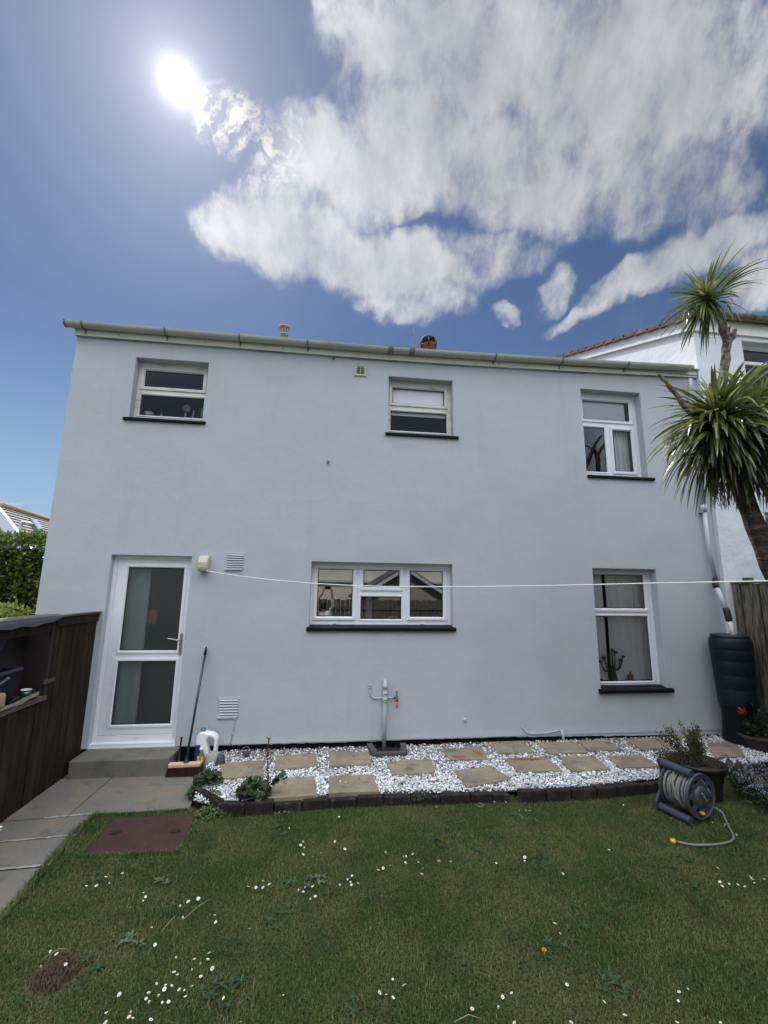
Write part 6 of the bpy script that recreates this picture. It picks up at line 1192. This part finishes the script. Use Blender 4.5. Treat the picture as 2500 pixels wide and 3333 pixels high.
# ================================================================== PLANTS IN THE GRAVEL
def geranium(name, c, w_, h_, n, lab, mt, leafL=.045, seed=1):
    t = thing(name, lab, 'plant', c); b = MB(); b.cs = True; C_ = []; D_ = []
    for k in range(14):
        a = random.random()*6.28; r = w_*random.uniform(.2, .8); tip = Vector(c)+Vector((r*math.cos(a), r*math.sin(a)*.7, h_*random.uniform(.5, 1))); b.tube([Vector(c), Vector(c).lerp(tip, .5)+Vector((0, 0, .02)), tip], [.006, .004, .003], 5, cap=False)
    b.build('stems', M['stem'], t); P_ = []; F_ = []
    for k in range(n):
        a = random.random()*6.28; q = math.sqrt(random.random()); hh = h_*(1-.55*q*q)*random.uniform(.45, 1.05); p = Vector(c)+Vector((w_*q*math.cos(a), w_*q*math.sin(a)*.75, hh)); nr = Vector((random.gauss(0, .5)+.4*math.cos(a), random.gauss(-.3, .5), 1)).normalized(); u_ = nr.orthogonal().normalized(); v_ = nr.cross(u_); s_ = leafL*.5*random.uniform(.6, 1.2); k0 = len(P_); P_.append((p-nr*s_*.3)[:]); m_ = 10
        ph = random.random()*6
        for j in range(m_): an = ph+2*math.pi*j/m_; rr = s_*(1+.14*math.cos(5*an)); P_.append((p+u_*rr*math.cos(an)+v_*rr*math.sin(an))[:])
        for j in range(m_): F_.append((k0, k0+1+j, k0+1+(j+1) % m_))
    mesh_np('leaves', P_, F_, mt, t); return t
geranium('geranium_plant', (-.60, 4.36, .08), .145, .18, 140, 'leafy green geranium in the gravel near the brick edging', M['leafg'], .055)
g2 = bpy.data.objects['geranium_plant']
b = MB(); b.cs = True; p = Vector((-.50, 4.38, .15)); b.tube([p, p+Vector((.08, 0, .06)), p+Vector((.17, .01, .13))], [.006, .005, .003], 5); b.build('side_stem', M['stem'], g2)
P_ = []; F_ = []
for k in range(46):
    q = random.random(); c = Vector((-.50, 4.38, .15))+Vector((.06+.12*q, random.gauss(0, .025), .05+.08*q+random.gauss(0, .02))); nr = Vector((random.gauss(0, .5), random.gauss(-.3, .5), 1)).normalized(); u_ = nr.orthogonal().normalized(); v_ = nr.cross(u_); s_ = .020*random.uniform(.6, 1.2); k0 = len(P_); P_.append(c[:])
    for j in range(8): P_.append((c+u_*s_*math.cos(j*.785)+v_*s_*math.sin(j*.785))[:])
    for j in range(8): F_.append((k0, k0+1+j, k0+1+(j+1) % 8))
mesh_np('side_leaves', P_, F_, M['leafg'], g2)
b = MB(); b.cs = True; q0 = onZ(868, 2605, .09); q1 = onY(874, 2402, q0.y+.02); b.tube([q0, q0.lerp(q1, .35)+Vector((.01, 0, 0)), q0.lerp(q1, .7)+Vector((-.008, 0, 0)), q1], [.007, .006, .004, .002], 6)
for k in range(16): p = q0.lerp(q1, random.uniform(.62, 1.0)); b.tube([p, p+Vector((random.uniform(-.03, .03), random.uniform(-.02, .02), random.uniform(-.005, .03)))], [.004, .0015], 4)
for k in range(10): p = q0.lerp(q1, random.uniform(.30, .42)); b.tube([p, p+Vector((random.uniform(-.035, .035), random.uniform(-.02, .02), random.uniform(-.01, .03)))], [.006, .002], 4)
tag(b.build('dried_flower_stalk', mat('dried_stalk', (.06, .03, .022), .85, isl=.2)), 'tall dried brown flower stalk rising behind the leafy geranium', 'plant')
geranium('bushy_plant', (-1.06, 4.66, .08), .13, .15, 190, 'low bushy green plant at the left end of the gravel bed', M['leafg'], .038)
geranium('trailing_plant', (-1.16, 4.56, .02), .07, .10, 50, 'small dark trailing plant spilling over the bed corner onto the path', M['leafg'], .035)
geranium('moss_clump', (-.98, 4.47, .06), .10, .055, 160, 'yellow green moss clump inside the left corner of the edging', mat('moss_leaf', (.10, .12, .02), .7, isl=.3), .018)
geranium('creeping_sedum', (-.93, 4.27, .0), .14, .075, 300, 'bright green creeping plant growing over the corner edging brick', mat('sedum_leaf', (.06, .095, .018), .6, isl=.4), .016)
geranium('small_weed', (.93, 4.28, .03), .10, .09, 90, 'small weed growing over the brick edging in the middle', M['leafg'], .02)
b = MB(); b.box((-.74, 4.36, .075), (-.62, 4.46, .14), .01, .4); tag(b.build('broken_brick', mat('reddish_brick', (.09, .05, .045), .85, .2, 30)), 'reddish brown broken brick beside the leafy geranium', 'brick')

n_ = 420; x = rng.uniform(-1.1, 5.2, n_); f_ = rng.random(n_); y = np.where(f_ < .5, 5.43-np.abs(rng.normal(0, .06, n_)), np.where(f_ < .75, 4.42+np.abs(rng.normal(0, .05, n_)), rng.uniform(4.45, 5.4, n_)))
z = .092+.045*np.clip((y-4.3)/1.15, 0, 1)+.004
tag(leaf_cloud('leaf_litter', np.stack([x, y, z], 1), rng.normal(size=(n_, 3))*np.array([1, 1, .25]), .020, .009, mat('litter', (.055, .038, .022), .9, isl=.5)), kind='stuff')
# ================================================================== INSIDE THE WINDOWS
def sheet(name, x0, x1, z0, z1, y, amp, waves, mt, lab, cat, sk=0.0, n=60, ph=0):
    V = []; F_ = []
    for i in range(n+1):
        u_ = i/n
        for j in range(9): v_ = j/8; V.append((x0+(x1-x0)*u_+sk*(1-v_)*u_, y+amp*(math.sin(waves*6.283*u_+ph)+.35*math.sin(waves*2.7*6.283*u_+1))*(.7+.3*(1-v_)), z0+(z1-z0)*v_))
    for i in range(n):
        for j in range(8): a = i*9+j; F_.append((a, a+1, a+10, a+9))
    return tag(mesh_np(name, V, F_, mt, smooth=True), lab, cat)
sheet('roller_blind', .70, 1.66, 4.335, 4.86, 5.615, 0, 1, M['blind'], 'pale roller blind half drawn in the middle upstairs window', 'blind')
sheet('roller_blind', 3.50, 4.34, 4.40, 4.90, 5.615, 0, 1, M['blind'], 'white roller blind behind the top pane of the right upstairs window', 'blind')
sheet('curtain', 4.20, 4.42, 3.60, 4.38, 5.70, .018, 3, M['curtain'], 'gathered white curtain in the lower right pane of the right upstairs window', 'curtain')
sheet('curtain', 3.48, 3.835, .77, 2.30, 5.71, .012, 2.2, M['curtain'], 'left white curtain in the tall ground floor window', 'curtain', ph=1)
sheet('curtain', 3.90, 4.50, .77, 2.30, 5.72, .020, 2.6, M['curtain'], 'right white curtain in the tall ground floor window', 'curtain', ph=2)
b = MB(); b.box((3.852, 5.76, .77), (3.868, 5.775, 2.3)); tag(b.build('blind_pole', M['blackpl']), 'dark thin pole standing in the gap between the white curtains', 'pole')
sheet('door_curtain', -2.48, -2.16, .25, 2.25, 5.66, .015, 2.2, mat('pale_green_curtain', (.62, .70, .68), .9, trans=.3), 'pale green curtain hanging behind the left of the frosted door panes', 'curtain')
b = MB(); b.box((-2.20, 5.74, 1.48), (-2.07, 5.80, 1.66), .03); tag(b.build('red_towel', M['redbag']), 'small red cloth dimly visible behind the upper frosted door pane', 'cloth')
b = MB(); b.box((-2.16, 5.78, .2), (-1.60, 5.84, 1.15), .004); tag(b.build('added_dark_box', M['panel']), 'dark box added behind the right of the lower door pane to darken it', 'dark box')  # dark box added so the lower door pane reads darker
b = MB()
for h in ('ul', 'um', 'ur', 'lm', 'lr'): x0, z0, x1, z1 = OP[h]; b.box((x0-.02, 5.64, z0+.02), (x1+.02, 5.84, z0+.045))
b.build('inner_sill', M['white'], bpy.data.objects['house'])
def jar(x, y, z, r, h, mt, lab, taper=1.0, nm='bottle', cat='bottle'):
    b = MB(); b.cs = True; b.lathe([(0, 0), (r, 0), (r, h*.6), (r*taper, h*.85), (r*taper, h), (0, h)], (x, y, z), 14); return tag(b.build(nm, mt), lab, cat)
M['dim'] = mat('dim_white', (.55, .56, .58), .6); z_ = 4.066
jar(-2.26, 5.70, z_, .028, .13, M['dim'], 'white cone shaped bottle on the sill of the left upstairs window', .2)
jar(-1.96, 5.70, z_, .012, .15, M['dim'], 'pale stand of the round mirror in the left upstairs window', 1, 'mirror_stand', 'mirror stand')
b = MB(); b.cs = True; b.lathe([(0, 0), (.052, .002), (.056, .006), (0, .01)], (-1.955, 5.70, z_+.215), 24, 'Y'); tag(b.build('round_mirror', mat('mirror_face', (.10, .11, .13), .25, spec=.8)), 'small round mirror on a stand in the left upstairs window', 'mirror')
jar(-1.86, 5.70, z_, .012, .19, M['dim'], 'slim pale tube right of the round mirror upstairs', .6); jar(-1.80, 5.70, z_, .013, .09, M['dim'], 'short pale tube between the slim one and the green bottle', .6)
jar(-1.735, 5.69, z_, .028, .22, mat('lime_bottle', (.25, .40, .12), .5), 'tall lime green bottle at the right edge of the left upstairs window')
jar(-2.43, 5.72, z_, .055, .07, M['dim'], 'cream bowl at the left end of the upstairs window sill', 1.1, 'bowl', 'bowl'); jar(-2.42, 5.72, z_+.072, .05, .06, M['blind'], 'grey bowl stacked on the cream bowl upstairs', 1.2, 'bowl', 'bowl')
b = MB(); b.box((-2.56, 5.74, 4.44), (-1.62, 5.80, 4.455)); b.build('inner_shelf', M['roomdark'], bpy.data.objects['house'])
jar(-2.24, 5.70, 4.456, .015, .10, M['dim'], 'thin white bottle on the upper shelf at the left of the left upstairs window', .5); jar(-1.885, 5.70, 4.456, .014, .06, M['dim'], 'little white jar on the upper shelf at the right of the left upstairs window', .7)
jar(.02, 5.74, 1.53, .05, .13, M['dim'], 'white container on the kitchen window sill at the left', .8, 'container', 'container'); jar(.86, 5.74, 1.53, .06, .07, M['dim'], 'pale tub on the kitchen window sill at the right', 1, 'tub', 'tub')
b = MB(); b.box((.52, 5.9, 1.45), (.60, 5.93, 2.3)); tag(b.build('kitchen_roll_holder', M['dim']), 'pale upright strip inside the middle kitchen pane', 'strip')
# desert rose plant on the sill
t = thing('desert_rose', 'bonsai like desert rose plant on the sill of the tall ground floor window', 'plant', (3.86, 5.69, .765))
b = MB(); b.cs = True; c = Vector((3.86, 5.655, .765)); b.tube([c, c+Vector((0, 0, .04)), c+Vector((.0, 0, .10)), c+Vector((.0, 0, .16))], [.058, .055, .038, .03], 12)
tips = [(-.17, 0, .24), (-.12, -.01, .31), (-.05, 0, .38), (.0, -.01, .40), (.05, 0, .36), (.16, 0, .31), (.12, .0, .27)]
for q in tips: tip = c+Vector(q); b.tube([c+Vector((q[0]*.1, 0, .14)), c.lerp(tip, .55)+Vector((q[0]*.15, 0, 0)), tip], [.018, .010, .006], 7)
b.build('stem', mat('caudex', (.12, .11, .07), .7, .2, 20), t)
C_ = []; D_ = []
for q in tips:
    for k in range(12): C_.append((c+Vector(q))[:]); D_.append((q[0]+random.gauss(0, .6), random.gauss(-.2, .5), random.gauss(.3, .5)))
leaf_cloud('leaves', C_, D_, .035, .018, mat('desert_rose_leaf', (.10, .10, .045), .5, isl=.4), t)
b = MB(); b.box((4.08, 5.64, .765), (4.15, 5.67, .85), .003); b.lathe([(.018, .085), (.010, .12), (0, .13)], (4.115, 5.655, .765), 8); tag(b.build('ornament', mat('clay_ornament', (.30, .19, .13), .8, .2, 30)), 'little clay house ornament on the sill right of the desert rose', 'ornament')
jar(3.66, 5.655, .765, .04, .03, M['terrac'], 'orange saucer on the sill left of the desert rose', 1.1, 'saucer', 'saucer')

# ================================================================== BEHIND THE VIEWER (seen in the window panes, throws light back on the wall)
t = thing('rear_fence', 'weathered plank fence across the far end of the garden, mirrored in the kitchen window', 'fence', (2, -4.8, 0))
for i in range(70): x = -3.2+i*.16; b = MB(); b.box((x, -4.83, 0), (x+.148, -4.81+.01*(i % 2), 1.55+.02*math.sin(i*2.1)), 0); b.build('plank', M['wood_grey'], t) if i < 68 else None
b = MB(); b.box((-3.2, -4.80, 1.2), (7.7, -4.76, 1.28)); b.build('rail', M['wood_grey'], t)
t = thing('rear_garage', 'low garage with a dark gabled roof and white barge boards behind the rear fence', 'garage', (3.2, -8, 0))
b = MB(); b.box((1.4, -12, 0), (5.2, -7.5, 1.6)); b.prism([(1.4, -7.5, 1.6), (5.2, -7.5, 1.6), (3.3, -7.5, 2.75)], (0, -4.5, 0)); b.build('wall', M['pale'], t)
b = MB(); b.prism([(1.1, -7.25, 1.5), (3.3, -7.25, 2.85), (5.5, -7.25, 1.5), (5.5, -7.25, 1.60), (3.3, -7.25, 2.96), (1.1, -7.25, 1.60)], (0, -5, 0)); rf = b.build('roof', M['darkroof'], t)
b = MB(); b.prism([(1.1, -7.22, 1.38), (3.3, -7.22, 2.74), (5.5, -7.22, 1.38), (5.5, -7.22, 1.54), (3.3, -7.22, 2.90), (1.1, -7.22, 1.54)], (0, .03, 0)); b.build('barge_board', M['soffit'], rf)
t = thing('rear_house', 'sunlit cream rendered house facing the garden, mirrored in the kitchen window', 'house', (-2, -15, 0))
b = MB(); b.box((-13, -22, 0), (11, -15, 5.0)); b.build('wall', mat('cream_render', (.80, .77, .68), .85, .08, .8), t)
b = MB(); b.prism([(-13.4, -14.6, 4.9), (-13.4, -22.4, 4.9), (-13.4, -18.5, 7.6)], (24.8, 0, 0)); b.build('roof', mat('grey_brown_roof', (.13, .10, .085), .85, .2, 3), t)
b = MB(); b.box((-13.1, -14.96, 2.3), (11.1, -14.8, 2.42)); b.build('string_course', M['soffit'], t)
for (x, z, w_, h_) in ((-2.6, 3.1, 1.3, 1.1), (1.6, 3.1, 1.3, 1.1), (6, 3.1, 1.3, 1.1), (-7, 3.1, 1.3, 1.1), (-2.6, .9, 1.6, 1.1), (6.4, .9, 1.6, 1.1)):
    b = MB(); b.ring(x, z, x+w_, z+h_, [(0, -14.99), (0, -14.93), (.08, -14.93), (.08, -14.97)]); b.box((x+w_/2-.04, -14.96, z), (x+w_/2+.04, -14.93, z+h_)); f = b.build('window', M['white'], t)
    b = MB(); b.add([(x+.05, -14.97, z+.05), (x+w_-.05, -14.97, z+.05), (x+w_-.05, -14.97, z+h_-.05), (x+.05, -14.97, z+h_-.05)], [(0, 1, 2, 3)]); b.build('pane', mat('dark_pane', (.03, .035, .045), .08), f)

# the photographer, mirrored small in the left kitchen pane
def skin_mesh(name, chains, mt, parent, sub=2):
    # chains: lists of (point, radius); the first point of a later chain may repeat a point of an earlier one to join it
    V = []; E_ = []; Rr = []; idx = {}
    for ch in chains:
        prev = None
        for p, r in ch:
            key = tuple(round(c, 4) for c in p)
            if key not in idx: idx[key] = len(V); V.append(p); Rr.append(r)
            i = idx[key]
            if prev is not None and prev != i: E_.append((prev, i))
            prev = i
    off = ORG.get(parent.name, Vector((0, 0, 0))); me = bpy.data.meshes.new(name); me.from_pydata([(Vector(v)-off)[:] for v in V], E_, []); o = bpy.data.objects.new(name, me); COL.objects.link(o); o.parent = parent; ORG[o.name] = off
    md = o.modifiers.new('skin', 'SKIN'); md.use_smooth_shade = True
    if not me.skin_vertices: 
        bpy.context.view_layer.objects.active = o
    for i, sv in enumerate(me.skin_vertices[0].data): sv.radius = (Rr[i], Rr[i]); sv.use_root = (i == 0)
    s_ = o.modifiers.new('subsurf', 'SUBSURF'); s_.levels = sub; s_.render_levels = sub; me.materials.append(mt); return o
qx, qy = -.10, -.42
pt_ = empty('person', (qx, qy, 0), 'person in a white top and dark jeans holding a phone up in both hands', 'person')
def q3(x, y, z): return (qx+x, qy+y, z)
pel, wst, chs, nck, hd = q3(0, 0, .86), q3(0, 0, 1.0), q3(0, .0, 1.20), q3(0, .01, 1.38), q3(0, .03, 1.47)
HPH = Vector((0, -.075, 1.95)); ch = [[(pel, .12), (wst, .105), (chs, .12), (q3(0, 0, 1.31), .075), (nck, .048), (q3(0, .02, 1.43), .05), (q3(0, .03, 1.49), .078), (q3(0, .02, 1.555), .075), (q3(0, .015, 1.60), .05)]]
for s_ in (-1, 1):
    ch.append([(pel, .12), (q3(s_*.085, 0, .80), .088), (q3(s_*.095, .015, .47), .056), (q3(s_*.10, -.01, .25), .046), (q3(s_*.10, -.01, .09), .034), (q3(s_*.105, .05, .045), .036), (q3(s_*.11, .13, .03), .028)])
    sh, el = q3(s_*.165, .0, 1.30), q3(s_*.25, .20, 1.48); wr = Vector((s_*.105, -.11, 1.86))
    ch.append([(chs, .12), (q3(s_*.09, 0, 1.30), .07), (sh, .052), (q3(s_*.21, .10, 1.40), .043), (el, .036), (tuple(Vector(el).lerp(wr, .5)), .032), (tuple(wr), .023), (tuple(wr+Vector((-s_*.008, .005, .045))), .028), (tuple(wr+Vector((-s_*.014, .010, .075))), .026)])
    pb = wr+Vector((-s_*.014, .010, .075))
    for k, (dx, dz_, L) in enumerate(((-.002, .018, .060), (0, .004, .066), (.0, -.010, .062), (.0, -.024, .050))):
        a = pb+Vector((s_*.004, -.018+.0*k, dz_)); ch.append([(tuple(pb), .026), (tuple(a), .010), (tuple(a+Vector((-s_*L*.45, -.012, .004))), .0085), (tuple(a+Vector((-s_*L*.8, -.002, .004))), .0075)])
    a = pb+Vector((0, .016, -.02)); ch.append([(tuple(pb), .026), (tuple(a), .012), (tuple(a+Vector((-s_*.028, .004, .010))), .010), (tuple(a+Vector((-s_*.042, .002, .022))), .008)])
skin_mesh('body', ch, M['skin'], pt_)
ch = [[(q3(0, 0, .84), .135), (wst, .125), (chs, .137), (q3(0, 0, 1.30), .085), (q3(0, .005, 1.35), .062)]]
for s_ in (-1, 1): ch.append([(chs, .137), (q3(s_*.09, 0, 1.30), .082), (q3(s_*.165, 0, 1.30), .066), (q3(s_*.21, .10, 1.40), .058), (q3(s_*.25, .20, 1.48), .050), (tuple(Vector(q3(s_*.25, .20, 1.48)).lerp(Vector((s_*.105, -.11, 1.86)), .55)), .040)])
skin_mesh('white_top', ch, M['shirt'], pt_)
ch = [[(q3(0, 0, .90), .128), (q3(0, 0, .84), .130)]]
for s_ in (-1, 1): ch.append([(q3(0, 0, .84), .130), (q3(s_*.085, 0, .78), .098), (q3(s_*.095, .015, .47), .068), (q3(s_*.10, -.01, .25), .056), (q3(s_*.10, -.01, .10), .050)])
skin_mesh('jeans', ch, M['jeans'], pt_)
b = MB(); b.cs = True; hc_ = Vector(q3(0, .03, 1.52)); b.lathe([(.0, .115), (.05, .105), (.085, .06), (.096, .0), (.092, -.06), (.06, -.10)], hc_+Vector((0, -.022, 0)), 20); b.build('hair', M['hair'], pt_)
b = MB(); b.cs = True; f0 = Vector(q3(0, .115, 1.50)); b.tube([f0+Vector((0, -.01, .025)), f0+Vector((0, .006, -.005)), f0+Vector((0, .016, -.018)), f0+Vector((0, 0, -.026))], [.006, .009, .012, .007], 8); b.build('nose', M['skin'], pt_)
for s_ in (-1, 1):
    b = MB(); b.cs = True; c = Vector(q3(s_*.031, .100, 1.525)); b.lathe([(0, .010), (.007, .008), (.011, 0)], c, 12, 'Y'); b.build('eye', M['blackpl'], pt_)
    b = MB(); b.cs = True; c = Vector(q3(s_*.083, .02, 1.50)); b.lathe([(0, -.012), (.018, -.008), (.022, 0), (.014, .008), (0, .008)], c, 12, 'X'); b.build('ear', M['skin'], pt_)
b = MB(); b.cs = True; c = Vector(q3(0, .108, 1.455)); b.tube([c+Vector((-.024, -.008, .002)), c, c+Vector((.024, -.008, .002))], [.003, .006, .003], 6); b.build('mouth', mat('lips', (.40, .14, .11), .5), pt_)
b = MB(); b.box((-.075, -.112, 1.915), (.075, -.100, 1.99), .006); tag(b.build('phone', M['blackpl']), 'dark phone held up sideways by the person in the white top', 'phone')

#STAGE6
